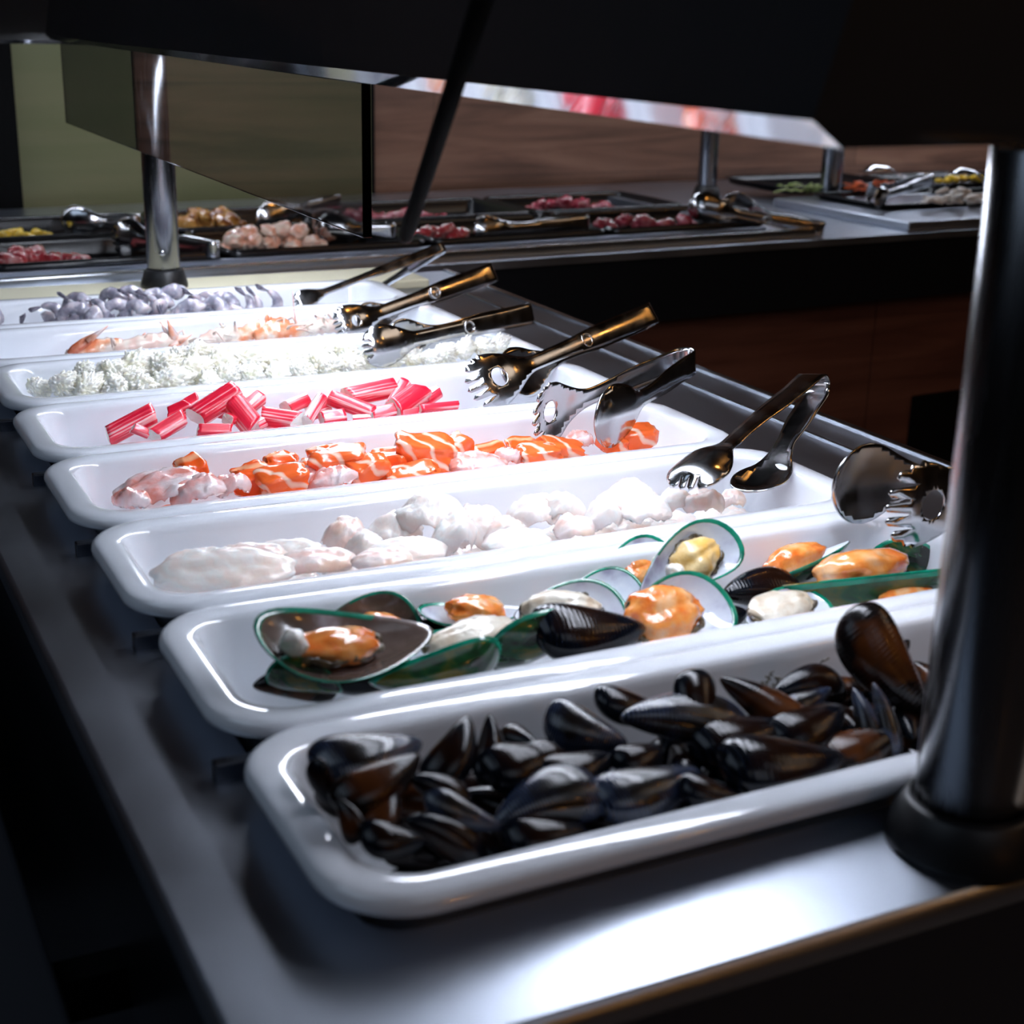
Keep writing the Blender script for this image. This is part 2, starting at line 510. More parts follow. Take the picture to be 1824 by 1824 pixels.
# tray slide along the left side
sl = tag(empty('tray_slide', (-0.2, 0.5, -0.12)), 'dark tray slide shelf running along the left side of the counter', 'tray slide')
s = box('shelf', -0.34, -0.085, -1.0, 1.45, -0.135, -0.115, M['slide'], bev=0.004)
cpart(s, sl)
for yy in (-0.8, 0.2, 1.2):
    cpart(box('bracket', -0.2, X0 + 0.004, yy, yy + 0.02, -0.16, -0.1352, M['blackmatt']), sl)


# ------------------------------------------------------------------ porcelain trays
def tray_mesh(name, L, W, D, r, rim, m, seg=10, taper=0.011):
    bm = bmesh.new()

    def lp(i, z):
        rr = max(r - i * 0.75, 0.012)
        return rrect(i, L - i, i, W - i, rr, z, seg)
    prof = [(rim - 0.006, -0.0100), (0.002, -0.0100), (0.0004, -0.0085), (0.0, -0.0055), (0.0008, -0.0028), (0.003, -0.0010), (0.006, -0.0002), (rim * 0.5, 0.0),
            (rim - 0.004, -0.0006), (rim - 0.0015, -0.0018), (rim, -0.0042), (rim + 0.001, -0.008),
            (rim + taper * 0.6, -D * 0.6), (rim + taper, -D + 0.012), (rim + taper + 0.004, -D + 0.005),
            (rim + taper + 0.011, -D + 0.001), (rim + taper + 0.018, -D)]
    out = [(rim - 0.006, -0.0100), (rim - 0.003, -0.0130), (rim + taper - 0.005, -D + 0.008), (rim + taper + 0.008, -D - 0.005)]
    loops = [lp(i, z) for i, z in reversed(out)] + [lp(i, z) for i, z in prof[1:]]
    loft(bm, loops, close_first=True)
    me = bpy.data.meshes.new(name)
    bmesh.ops.recalc_face_normals(bm, faces=bm.faces[:])
    bm.to_mesh(me)
    bm.free()
    for p in me.polygons:
        p.use_smooth = len(p.vertices) == 4
    me.materials.append(m)
    return me


tme = tray_mesh('porcelain_tray', TL, 0.1685, 0.062, 0.042, 0.0215, M['ceramic'], seg=14)
TRAYS = [  # dx, dy, rotation, label
    (-0.000, 0.002, 0.4, 'long white porcelain tray full of closed black mussels, nearest on the counter'),
    (0.000, 0.000, 0.0, 'long white porcelain tray holding green lipped half shell mussels'),
    (-0.003, 0.000, 0.0, 'long white porcelain tray holding pale white fish slices'),
    (-0.004, 0.000, -0.15, 'long white porcelain tray holding orange salmon chunks'),
    (0.000, -0.001, 0.0, 'long white porcelain tray holding red and white surimi sticks'),
    (0.002, -0.001, 0.2, 'long white porcelain tray heaped with ivory scored squid'),
    (-0.010, 0.000, 0.0, 'long white porcelain tray holding a few orange langoustines'),
    (-0.010, 0.000, 0.0, 'long white porcelain tray holding grey raw shrimps, farthest on the counter'),
]
for k, (dx, dy, rz, lab) in enumerate(TRAYS):
    o = link('porcelain_tray', tme)
    o.location = (dx, k * PT + 0.001 + dy, 0)
    o.rotation_euler.z = math.radians(rz)
    tag(o, lab, 'tray', 'white porcelain trays in the counter')

# cream board behind the last tray
tag(box('cutting_board', 0.075, 0.625, 1.375, 1.488, CT, CT + 0.012, M['cream'], bev=0.003),
    'cream plastic board lying on the counter behind the farthest tray', 'board')


# ------------------------------------------------------------------ poles
def pole(name, x, y, z0, z1, r, label, group=None, collar=0.016, screw=None):
    t = tag(empty(name, (x, y, z0)), label, 'pole', group)
    bm = bmesh.new()
    add_lathe(bm, [(0.0005, z0 + 0.01), (r - 0.001, z0 + 0.01), (r, z0 + 0.011), (r, z1 - 0.001), (r - 0.001, z1), (0.0005, z1)], x, y, 48)
    cpart(from_bm('tube', bm, M['tube']), t)
    bm = bmesh.new()
    cr = r + collar
    add_lathe(bm, [(r + 0.0005, z0), (cr, z0), (cr, z0 + 0.004), (cr - 0.002, z0 + 0.012), (r + 0.004, z0 + 0.021), (r + 0.0008, z0 + 0.024), (r + 0.0005, z0 + 0.020)], x, y, 48)
    cpart(from_bm('base_collar', bm, M['rubber']), t)
    if screw:
        bm = bmesh.new()
        c = Vector((x, y, z0)) + Vector(screw)
        d = Vector((screw[0], screw[1], 0)).normalized()
        add_tube(bm, [c - d * 0.003, c + d * 0.0005, c + d * 0.0012], [0.004, 0.004, 0.002], 12)
        cpart(from_bm('set_screw', bm, M['steel_rim']), t)
    return t


CB = 0.283           # bottom of the canopy
pole('support_pole', 0.2885, -0.024, CT, CB + 0.004, 0.0248, 'thick satin steel pole at the near end of the counter beside the black mussels',
     'steel poles holding the near canopy', 0.011)
pole('support_pole', 0.282, 1.432, CT + 0.012, CB + 0.004, 0.0205, 'satin steel pole standing behind the grey shrimps at the far end of the counter',
     'steel poles holding the near canopy', 0.009, screw=(-0.006, -0.0197, 0.045))

# ------------------------------------------------------------------ near canopy with its light
can = tag(empty('light_canopy', (0.35, 0.8, CB)), 'black glossy light canopy with a mirror lower edge above the white trays', 'light canopy')
CY0, CY1 = 0.0, 1.66
CX1 = 0.50
bm = bmesh.new()
prof_n = [(0.203, CB + 0.003), (0.188, CB + 0.0135), (0.208, 0.36), (0.235, 0.44), (CX1, 0.44), (CX1, CB + 0.003)]
prof_f = [(0.203, CB + 0.001), (0.196, CB + 0.0065), (0.208, 0.36), (0.235, 0.44), (CX1, 0.44), (CX1, CB + 0.003)]
NS = 24
rings = []
for k in range(NS + 1):
    f = k / NS
    y = CY0 + (CY1 - CY0) * f
    g = min(1, f / 0.8)
    rings.append([bm.verts.new((a[0] * (1 - g) + b[0] * g, y + (0.012 if (k == 0 and i in (3, 4)) else 0), a[1] * (1 - g) + b[1] * g))
                  for i, (a, b) in enumerate(zip(prof_n, prof_f))])
for k in range(NS):
    for i in range(6):
        fc = bm.faces.new((rings[k][i], rings[k][(i + 1) % 6], rings[k + 1][(i + 1) % 6], rings[k + 1][i]))
        fc.material_index = 1 if i == 0 else (2 if i == 5 else 0)
bm.faces.new(rings[0])
bm.faces.new(rings[-1])
cpart(from_bm('housing', bm, [M['canopy'], M['mirror'], M['blackmatt']], smooth=False), can)


def led_rows(name, x0, x1, y0, y1, z, nx, ny, sx, sy, m, parent):
    bm = bmesh.new()
    for i in range(nx):
        for j in range(ny):
            x = x0 + (x1 - x0) * (i + 0.5) / nx
            y = y0 + (y1 - y0) * (j + 0.5) / ny
            add_box(bm, x - sx, x + sx, y - sy, y + sy, z - 0.002, z)
    o = from_bm(name, bm, m, smooth=False)
    tag(o, 'row of white glowing diodes')
    return cpart(o, parent)


led_rows('light_strip', 0.315, 0.385, 0.11, 1.42, CB + 0.0015, 2, 46, 0.011, 0.010, M['led'], can)
# side glass hanging below the canopy
gl = tag(empty('side_glass', (0.19, 1.0, 0.19)), 'grey tinted glass pane hanging under the far left part of the canopy', 'glass pane')
g0, g1 = at(540, 365, X=0.215), at(20, 186, X=0.215)
gy0 = at(657, 408, X=0.215).y
gz = (g0.z + g1.z) / 2
cpart(box('pane', 0.2105, 0.2175, gy0, 1.64, gz, CB + 0.001, M['glass'], bev=0.0005), gl)

# black strut hanging in front of the canopy
a, b_ = at(722, 425, Y=0.30), at(875, -50, Y=0.12)
bm = bmesh.new()
add_tube(bm, [a, a.lerp(b_, 0.02), a.lerp(b_, 0.5), b_ + (b_ - a) * 0.18], [0.0036, 0.0042, 0.0046, 0.005], 16)
tag(from_bm('hanging_strut', bm, M['blackmatt']), 'thin straight black rod slanting down in front of the canopy', 'rod')

# ------------------------------------------------------------------ rear counter
BA = math.radians(3.2)
BM = Matrix.Translation((0.0, 1.503, 0)) @ Matrix.Rotation(BA, 4, 'Z')


def bpart(o, p):
    o.parent = p
    o.matrix_parent_inverse = Matrix.Identity(4)
    return o


bc = tag(empty('rear_counter'), 'long rear buffet counter with black fascia and dark wooden cabinet front', 'buffet counter')
bc.matrix_world = BM
bm = bmesh.new()
for q in ((-1.6, 3.3, 0.0, 0.10), (-1.6, 3.3, 0.575, 0.84), (-1.6, -0.60, 0.10, 0.575), (1.37, 3.3, 0.10, 0.575)):
    add_box(bm, *q, -0.034, CT)
bpart(from_bm('steel_top', bm, M['steel'], smooth=False), bc)
bpart(box('back_board', -1.6, 3.3, 0.79, 0.82, -0.138, -0.0345, M['blackmatt']), bc)
bpart(box('black_fascia', -1.6, 3.3, 0.004, 0.03, -0.137, -0.0345, M['black']), bc)
jx = (BM.inverted() @ at(1570, 650, Y=1.60)).x
bpart(box('cabinet_panel', 0.72, jx - 0.0015, 0.034, 0.06, -0.92, -0.137, M['cabwood']), bc)
bpart(box('cabinet_panel', jx + 0.0015, 3.3, 0.034, 0.06, -0.92, -0.137, M['cabwood']), bc)
bpart(box('carcass', -1.6, 3.3, 0.061, 0.82, -0.92, -0.138, M['blackmatt']), bc)
v0 = BM.inverted() @ at(1640, 710, Y=1.61)
v1 = BM.inverted() @ at(1760, 805, Y=1.61)
bpart(box('vent_panel', v0.x, v0.x + 0.30, 0.026, 0.0338, v1.z - 0.03, v0.z, M['blackmatt']), bc)

# raised drop-in frames that hold the black trays
RZ = 0.0
R1A, R1B, R2A, R2B = 0.115, 0.335, 0.355, 0.57
FA0, FA1 = -0.62, 1.385


def frame_mesh(x0, x1, y0, y1, z0, z1, wd=0.016):
    bm = bmesh.new()
    add_box(bm, x0, x1, y0, y0 + wd, z0, z1)
    add_box(bm, x0, x1, y1 - wd, y1, z0, z1)
    add_box(bm, x0, x0 + wd, y0 + wd, y1 - wd, z0, z1)
    add_box(bm, x1 - wd, x1, y0 + wd, y1 - wd, z0, z1)
    return bm


bpart(from_bm('tray_frame', frame_mesh(FA0, FA1, 0.085, 0.59, CT, -0.010), M['steel'], smooth=False), bc)
bpart(box('rail', FA0, 1.45, 0.030, 0.044, CT, CT + 0.014, M['steel_rim'], bev=0.002), bc)
FB0, FB1 = 1.655, 2.75
bpart(box('plinth', FB0, FB1, 0.022, 0.40, CT, -0.006, M['steel'], bev=0.003), bc)

btm = tray_mesh('serving_tray', 0.318, 0.225, 0.040, 0.020, 0.010, M['blacktray'], seg=5, taper=0.006)
bx = [-0.555 + 0.328 * i for i in range(6)]
names_front = ['nothing', 'red beef slices, at the left', 'raw pink chicken', 'red beef strips', 'dark beef, beside the round spoon tongs', '']
names_back = ['nothing', 'yellow pepper pieces, at the left', 'browned marinated chicken', 'mixed red beef, behind the blurred tongs', 'dark beef, farthest back', '']
trays_b = []
for i in range(1, 6):
    for row, (yy, nm) in enumerate(((0.10, names_front), (0.345, names_back))):
        lab = nm[i]
        if not lab:
            lab = ['black tray at the right end of the front row, beneath the round spoon tongs', 'empty black tray at the right end of the back row'][row]
        else:
            lab = 'rectangular black serving tray holding ' + lab
        if bx[i] + 0.318 > FA1 + 0.02:
            continue
        o = link('serving_tray', btm)
        o.matrix_world = BM @ Matrix.Translation((bx[i], yy, 0.0))
        tag(o, lab, 'tray', 'black trays on the rear counter')
for i, (x, y, z, lab) in enumerate([(1.70, 0.42, 0.012, 'black tray of chopped green lettuce behind the rear pole'),
                                    (2.03, 0.36, 0.012, 'black tray of orange carrot strips and yellow vegetables'),
                                    (1.725, 0.16, 0.006, 'black tray holding dark tongs, in front of the carrots'),
                                    (2.055, 0.12, 0.006, 'black tray heaped with sliced white mushrooms')]):
    o = link('serving_tray', btm)
    o.matrix_world = BM @ Matrix.Translation((x, y, z))
    o.scale = (1, 0.95, 0.4)
    tag(o, lab, 'tray', 'black vegetable trays on the rear counter')

zc = at(60, 78, Y=1.95).z
pole('rear_pole', 1.585, 2.165, CT, zc + 0.0695, 0.0195, 'satin steel pole on the rear counter behind the round spoon tongs', 'steel poles of the rear canopy', 0.009)
pole('rear_pole', 1.772, 2.00, CT, zc + 0.0695, 0.0215, 'dark steel pole in front of the green lettuce tray', 'steel poles of the rear canopy', 0.011)
rc = tag(empty('rear_canopy', (1, 2.15, 0.33)), 'dark glossy canopy above the rear counter, seen at the top left corner', 'light canopy')
bm = bmesh.new()
add_box(bm, -1.2, 3.2, 1.95, 1.962, zc + 0.004, zc + 0.07)
add_box(bm, -1.2, 3.2, 1.95, 2.32, zc + 0.07, zc + 0.22)
cpart(from_bm('housing', bm, M['canopy'], smooth=False), rc)
cpart(box('lower_edge', -1.2, 3.2, 1.945, 1.955, zc, zc + 0.0055, M['mirror']), rc)
for k in range(3):
    cpart(box('mounting_bracket', -0.3 + 1.4 * k, -0.27 + 1.4 * k, 2.2, 2.32, zc + 0.22, 1.7, M['blackmatt']), rc)
led_rows('light_strip', -0.6, 2.9, 2.08, 2.10, zc + 0.068, 90, 1, 0.010, 0.008, M['led2'], rc)

# warm ceiling lamps (they show as amber glints in the tongs and on the counter edge)
bulbme = None
for i, (x, y) in enumerate([(1.9, -0.6), (2.6, 0.4), (1.2, -1.4), (0.66, -1.9), (2.1, -1.9), (1.1, 0.9)]):
    dz = -0.93 if i == 3 else 0
    t = tag(empty('pendant_lamp', (x, y, 1.3 + dz)), ['small warm amber pendant lamp, nearest to the right of the near pole', 'small warm amber pendant lamp farthest to the right', 'small warm amber pendant lamp in front of the counter end', 'small warm amber pendant lamp at the far left front', 'small warm amber pendant lamp at the far right front', 'small warm amber pendant lamp between the two counters'][i], 'lamp', 'warm pendant lamps under the ceiling')
    bm = bmesh.new()
    add_lathe(bm, [(a_, b__ + dz) for a_, b__ in ((0.001, 1.255), (0.028, 1.262), (0.04, 1.29), (0.03, 1.32), (0.012, 1.34), (0.001, 1.34))], x, y, 20)
    cpart(from_bm('bulb', bm, M['bulb']), t)
    bm = bmesh.new()
    add_lathe(bm, [(0.075, 1.30 + dz), (0.05, 1.36 + dz), (0.02, 1.38 + dz), (0.004, 1.385 + dz), (0.003, 1.70)], x, y, 20)
    cpart(from_bm('lamp_shade', bm, M['blackmatt']), t)


# ------------------------------------------------------------------ tongs
def outline(L, R, kind, hw=0.0115, waist=0.0078):
    """flat outline of one tong arm, s along it, t across"""
    hc = L - R * 1.02
    hl = R * 1.12
    waist = min(waist, R * 0.45)
    up = []

    def sm(u):
        u = max(0, min(1, u))
        return u * u * (3 - 2 * u)

    def hwf(s):
        a = s / hc
        v = hw * (1 - 0.08 * a) + (waist - hw * 0.95) * sm((a - 0.35) / 0.3)
        n0 = hc - R * 2.3
        if s > n0:
            v += (R - waist) * sm((s - n0) / (hc - n0)) ** 1.25
        return min(v, R)
    n = int(hc / 0.004)
    for k in range(n):
        up.append((hc * k / n, hwf(hc * k / n)))
    s = hc
    a0 = math.acos(max(-1, min(1, (s - hc) / hl)))
    tipang = {'claw': 0.95, 'fork': 0.62, 'spoon': 0.0, 'fork2': 0.75}[kind]
    N = 18
    for k in range(N + 1):
        a = a0 + (tipang - a0) * k / N
        ser = 1.0
        if kind in ('claw', 'fork2') and a < 2.0:
            ser = 1 + 0.035 * math.sin(a * 22)
        up.append((hc + hl * math.cos(a) * ser, R * math.sin(a) * ser))
    if kind == 'spoon':
        poly = up + [(s_, -t_) for s_, t_ in reversed(up[:-1])]
    else:
        n, gap, depth = {'claw': (5, 0.42, 0.62), 'fork': (4, 0.28, 0.42), 'fork2': (5, 0.30, 0.45)}[kind]
        tw = up[-1][1]
        mid = []
        for i in range(n):
            t0 = tw - 2 * tw * i / n
            t1 = tw - 2 * tw * (i + 1) / n
            g = abs(t1 - t0) * gap * 0.5
            tc = (t0 + t1) / 2
            ext = hc + hl * math.sqrt(max(0, 1 - (tc / R) ** 2)) * (1.05 if kind == 'claw' else 1.0)
            root = ext - R * depth
            if i > 0:
                mid.append((root, t0 - g * 0.4))
                mid.append((ext - 0.003, t0 - g))
            else:
                mid.append((ext - 0.003, t0 - g * 0.3))
            mid.append((ext, tc))
            if i < n - 1:
                mid.append((ext - 0.003, t1 + g))
                mid.append((root, t1 + g * 0.4))
            else:
                mid.append((ext - 0.003, t1 + g * 0.3))
        poly = up + mid + [(s_, -t_) for s_, t_ in reversed(up)]
    # drop near duplicates
    out = []
    for p in poly:
        if not out or (abs(p[0] - out[-1][0]) + abs(p[1] - out[-1][1])) > 1e-5:
            out.append(p)
    return out, hc, hl


def inside(p, poly):
    c = False
    n = len(poly)
    for i in range(n):
        a, b = poly[i], poly[(i + 1) % n]
        if (a[1] > p[1]) != (b[1] > p[1]) and p[0] < (b[0] - a[0]) * (p[1] - a[1]) / (b[1] - a[1]) + a[0]:
            c = not c
    return c


def arm(L, R, kind, spread, side, hole=0.0, rb=0.010, cup=0.006, hole_s=-0.15, hw=0.0115):
    poly, hc, hl = outline(L, R, kind, hw, hw * .68)
    holes = []
    if hole:
        holes = [[(hc + hl * hole_s + hole * math.cos(2 * PI * k / 20), hole * math.sin(2 * PI * k / 20)) for k in range(20)]]
    vs = [Vector(p) for p in poly]
    es = [(i, (i + 1) % len(poly)) for i in range(len(poly))]
    for h in holes:
        b = len(vs)
        vs += [Vector(p) for p in h]
        es += [(b + i, b + (i + 1) % len(h)) for i in range(len(h))]
    st = 0.0035
    i = 0
    s = 0.002
    while s < L:
        for j in range(-12, 13):
            p = (s + (st / 2 if j % 2 else 0), j * st)
            if abs(j * st) < R * 1.1 and inside(p, poly) and not any(inside(p, h) for h in holes):
                if min((p[0] - q[0]) ** 2 + (p[1] - q[1]) ** 2 for q in poly) > (st * 0.5) ** 2 and inside((p[0], p[1] + st * .6), poly) and inside((p[0], p[1] - st * .6), poly):
                    vs.append(Vector(p))
        s += st
    r = geometry.delaunay_2d_cdt(vs, es, [], 0, 1e-7)
    V, F = r[0], r[2]
    bm = bmesh.new()
    arc = rb * PI / 2
    bv = []
    for v in V:
        s, t = v.x, v.y
        if s < arc:
            a = s / rb
            x = rb - rb * math.cos(a)
            z = rb * math.sin(a)
        else:
            x = rb + (s - arc)
            u = (s - arc) / (L - arc)
            z = rb + (spread / 2 - rb) * (u ** 1.15)
            z += 0.004 * math.sin(u * PI)
        q = ((s - hc) / hl)
        wgt = max(0.0, min(1.0, (q + 2.0) / 1.3))
        wgt = wgt * wgt * (3 - 2 * wgt)
        rr = min(1.2, max(q, 0) ** 2 * 1.6 + (t / R) ** 2)
        z += cup * (1 - rr) * wgt
        if s > arc:
            z -= 14 * t * t * min(1, (s - arc) / 0.03) * (1 - wgt)
        bv.append(bm.verts.new((x, t, z * side)))
    for f in F:
        c = sum((V[i] for i in f), Vector((0, 0))) / 3
        if inside(c, poly) and not any(inside(c, h) for h in holes):
            bm.faces.new([bv[i] for i in f])
    for v in [v for v in bm.verts if not v.link_faces]:
        bm.verts.remove(v)
    return bm


def tongs(P0, H1, H2, R, k1, k2, label, group, hole1=0.0, hole2=0.0, ring=True, cup=0.006, spread=None, hole_s=-0.15, hw=0.0115):
    P0, H1, H2 = Vector(P0), Vector(H1), Vector(H2)
    mid = (H1 + H2) / 2
    X = (mid - P0).normalized()
    D = H1 - H2
    Z = (D - X * D.dot(X)).normalized()
    Y = Z.cross(X)
    L = (mid - P0).length
    sp = spread if spread else (D - X * D.dot(X)).length
    mw = Matrix((( X.x, Y.x, Z.x, P0.x), (X.y, Y.y, Z.y, P0.y), (X.z, Y.z, Z.z, P0.z), (0, 0, 0, 1)))
    t = tag(empty('serving_tongs'), label, 'tongs', group)
    t.matrix_world = mw
    for kind, side, hl, H in ((k1, 1, hole1, H1), (k2, -1, hole2, H2)):
        bm = arm((H - P0).dot(X) + R * 1.0, R, kind, sp, side, hl, cup=cup, hole_s=hole_s, hw=hw)
        o = from_bm('arm', bm, M['polished'], t)
        md = o.modifiers.new('solid', 'SOLIDIFY')
        md.thickness = 0.0013
        md.offset = 0
    if ring:
        bm = bmesh.new()
        c = Vector((L * 0.52, 0, sp * 0.26 + 0.008))
        pts = [c + Vector((0.0065 * math.cos(q), 0.0065 * math.sin(q), 0)) for q in [2 * PI * i / 16 for i in range(17)]]
        add_tube(bm, pts, 0.0014, 6, cap=False)
        from_bm('lock_ring', bm, M['polished'], t)
    return t


G1 = 'steel serving tongs resting in the white trays'
P = at
# shrimp tongs: long slotted tip, open loop
tongs(P(792, 440, Y=1.30), P(535, 536, Y=1.27), P(640, 536, Y=1.40), 0.013, 'fork', 'spoon',
      'slim steel tongs with a slotted fork tip resting on the grey shrimps', G1, ring=False, cup=0.001, hw=0.0065)
tongs(P(878, 486, Y=1.17), P(618, 578, Y=1.07), P(655, 572, Y=1.14), 0.021, 'fork2', 'spoon',
      'dark steel tongs with a serrated head lying over the langoustine tray', G1, hole1=0.006)
tongs(P(945, 558, Y=1.0), P(672, 618, Y=0.925), P(715, 606, Y=0.975), 0.022, 'fork', 'spoon',
      'steel tongs with a slotted round head resting in the squid tray', G1)
tongs(P(1160, 560, Y=0.86), P(868, 682, Y=0.755), P(925, 664, Y=0.80), 0.0265, 'claw', 'spoon',
      'steel tongs with a holed claw head reaching into the surimi tray', G1, hole1=0.0092)
tongs(P(1228, 640, Y=0.69), P(985, 742, Y=0.605), P(1078, 742, Y=0.580), 0.027, 'claw', 'spoon',
      'steel tongs with one holed claw and one plain spoon over the salmon', G1, hole1=0.0095, spread=0.05)
tongs(P(1455, 680, Y=0.50), P(1240, 845, Y=0.39), P(1350, 858, Y=0.435), 0.0235, 'fork', 'spoon',
      'steel tongs with wide open arms standing in the white fish tray', G1, ring=False, cup=0.008)
tongs(P(1900, 845, Y=0.29), P(1530, 862, Y=0.305), P(1632, 900, Y=0.245), 0.0285, 'spoon', 'claw',
      'steel tongs with a round spoon and a holed claw above the green mussels', G1, hole2=0.0105, ring=False)

G2 = 'steel tongs lying on the rear counter trays'
tongs(P(705, 412, Y=1.66), P(580, 400, Y=1.76), P(585, 412, Y=1.70), 0.026, 'spoon', 'spoon',
      'shiny steel tongs with round spoon heads beside the pink chicken', G2, cup=0.013)
tongs(P(1048, 396, Y=1.70), P(860, 405, Y=1.78), P(862, 412, Y=1.70), 0.020, 'claw', 'spoon',
      'bright steel tongs lying flat between two trays of red beef', G2, hole1=0.007)
tongs(P(1468, 408, Y=1.62), P(1250, 370, Y=1.70), P(1305, 368, Y=1.76), 0.027, 'spoon', 'fork2',
      'steel tongs with a round spoon head in front of the rear pole', G2, cup=0.014)
tongs(P(388, 445, Y=1.62), P(215, 425, Y=1.76), P(225, 415, Y=1.82), 0.024, 'claw', 'spoon',
      'dark steel tongs crossing behind the far support pole', G2)
tongs(P(612, 358, Y=1.98), P(478, 388, Y=1.95), P(482, 382, Y=2.01), 0.024, 'spoon', 'spoon',
      'blurred steel tongs lying behind the pink chicken tray', G2)
tongs(P(250, 395, Y=1.93), P(128, 395, Y=1.95), P(130, 390, Y=2.01), 0.022, 'spoon', 'fork',
      'steel tongs with a bright spoon head next to the yellow peppers', G2)
tongs(P(1655, 318, Y=1.90), P(1548, 345, Y=1.80), P(1565, 352, Y=1.75), 0.020, 'fork', 'spoon',
      'black looking tongs propped in front of the orange carrots', G2)


def spoon(A, B, R, label):
    A, B = Vector(A), Vector(B)
    X = (B - A).normalized()
    Z = Vector((0, 0, 1))
    Y = Z.cross(X).normalized()
    Z = X.cross(Y)
    L = (B - A).length + R
    t = tag(empty('serving_spoon'), label, 'spoon', 'serving spoons in the vegetable trays')
    t.matrix_world = Matrix(((X.x, Y.x, Z.x, A.x), (X.y, Y.y, Z.y, A.y), (X.z, Y.z, Z.z, A.z), (0, 0, 0, 1)))
    o = from_bm('spoon_body', arm(L, R, 'spoon', 0.016, 1, cup=0.014), M['polished'], t)
    md = o.modifiers.new('solid', 'SOLIDIFY')
    md.thickness = 0.0013


spoon(P(1640, 330, Y=1.95), P(1548, 312, Y=2.0), 0.026, 'steel spoon with its round back raised above the carrots')
spoon(P(1790, 345, Y=1.86), P(1702, 318, Y=1.9), 0.026, 'steel spoon half buried behind the white mushrooms')

# ------------------------------------------------------------------ food: meshes
YAW = ROT.z


def lump_mesh(name, a, b, c, boxy=0.0, amp=0.2, freq=2.0, sub=3, m=None, seed=0, bend=0.0, groove=0.0):
    bm = bmesh.new()
    bmesh.ops.create_icosphere(bm, subdivisions=sub, radius=1)
    off = Vector((seed * 3.17, seed * 1.91, seed * 0.73))
    for v in bm.verts:
        p = v.co.copy()
        if boxy:
            e = 1 - boxy * 0.75
            p = Vector([math.copysign(abs(q) ** e, q) for q in p])
        n = noise.noise(p * freq + off)
        n2 = noise.noise(p * freq * 2.7 + off * 2)
        k = 1 + amp * n + amp * 0.35 * n2
        if groove:
            k += groove * abs(math.sin(p.x * 5 + seed))
        p = Vector((p.x * a * k, p.y * b * k, p.z * c * k))
        if bend:
            p.z += bend * (1 - (p.x / a) ** 2) * a + bend * 0.4 * noise.noise(Vector((p.x / a * 1.5, p.y / b, seed))) * a
        v.co = p
    bmesh.ops.recalc_face_normals(bm, faces=bm.faces[:])
    me = bpy.data.meshes.new(name)
    bm.to_mesh(me)
    bm.free()
    for p in me.polygons:
        p.use_smooth = True
    if m:
        me.materials.append(m)
    return me


def fold_mesh(name, a, b, th, m, seed=0, arch=0.5, curl=0.5):
    """a soft slice of flesh: a thick sheet, arched and rumpled"""
    bm = bmesh.new()
    NX, NY = 22, 14
    top, bot = [], []
    for i in range(NX + 1):
        rt, rb_ = [], []
        for j in range(NY + 1):
            u, v = 2 * i / NX - 1, 2 * j / NY - 1
            # superellipse footprint
            ru = 1 - 0.32 * abs(v) ** 3 + 0.16 * noise.noise(Vector((v * 1.5, seed, 3)))
            rv = 1 - 0.38 * abs(u) ** 3 + 0.16 * noise.noise(Vector((u * 1.5, seed, 7)))
            x, y = u * a * ru, v * b * rv
            z = arch * a * ((1 - u * u) * 0.75 + 0.3 * (1 - v * v)) * (0.75 + 0.35 * noise.noise(Vector((u, v, seed * 1.7))))
            z += curl * b * 0.28 * noise.noise(Vector((u * 1.3 + seed, v * 1.1, seed)))
            z += 0.0012 * noise.noise(Vector((u * 7, v * 6, seed)))
            z -= 0.16 * b * max(0, 0.25 - abs(noise.noise(Vector((u * 1.6 - v * 1.2, v * 2.4 + u, seed * 2.1))))) * 4 * (1 if arch > .2 else .4)
            e = max(0, 1 - max(abs(u), abs(v)) ** 6)
            t = th * (0.25 + 0.75 * e) * (1 + 0.3 * noise.noise(Vector((u * 3, v * 3, seed + 5))))
            rt.append(bm.verts.new((x, y, z + t / 2)))
            rb_.append(bm.verts.new((x, y, z - t / 2)))
        top.append(rt)
        bot.append(rb_)
    for i in range(NX):
        for j in range(NY):
            bm.faces.new((top[i][j], top[i + 1][j], top[i + 1][j + 1], top[i][j + 1]))
            bm.faces.new((bot[i][j], bot[i][j + 1], bot[i + 1][j + 1], bot[i + 1][j]))
    for i in range(NX):
        bm.faces.new((top[i][0], bot[i][0], bot[i + 1][0], top[i + 1][0]))
        bm.faces.new((top[i][NY], top[i + 1][NY], bot[i + 1][NY], bot[i][NY]))
    for j in range(NY):
        bm.faces.new((top[0][j], top[0][j + 1], bot[0][j + 1], bot[0][j]))
        bm.faces.new((top[NX][j], bot[NX][j], bot[NX][j + 1], top[NX][j + 1]))
    bmesh.ops.recalc_face_normals(bm, faces=bm.faces[:])
    me = bpy.data.meshes.new(name)
    bm.to_mesh(me)
    bm.free()
    for p in me.polygons:
        p.use_smooth = True
    me.materials.append(m)
    return me


ONE = 'first second third fourth fifth sixth seventh eighth ninth'.split()
ORD = ONE + 'tenth eleventh twelfth thirteenth fourteenth fifteenth sixteenth seventeenth eighteenth nineteenth'.split()
for tens, tn in (('twenty', 'twentieth'), ('thirty', 'thirtieth'), ('forty', 'fortieth'), ('fifty', 'fiftieth'), ('sixty', 'sixtieth')):
    ORD += [tn] + [tens + '-' + q for q in ONE]


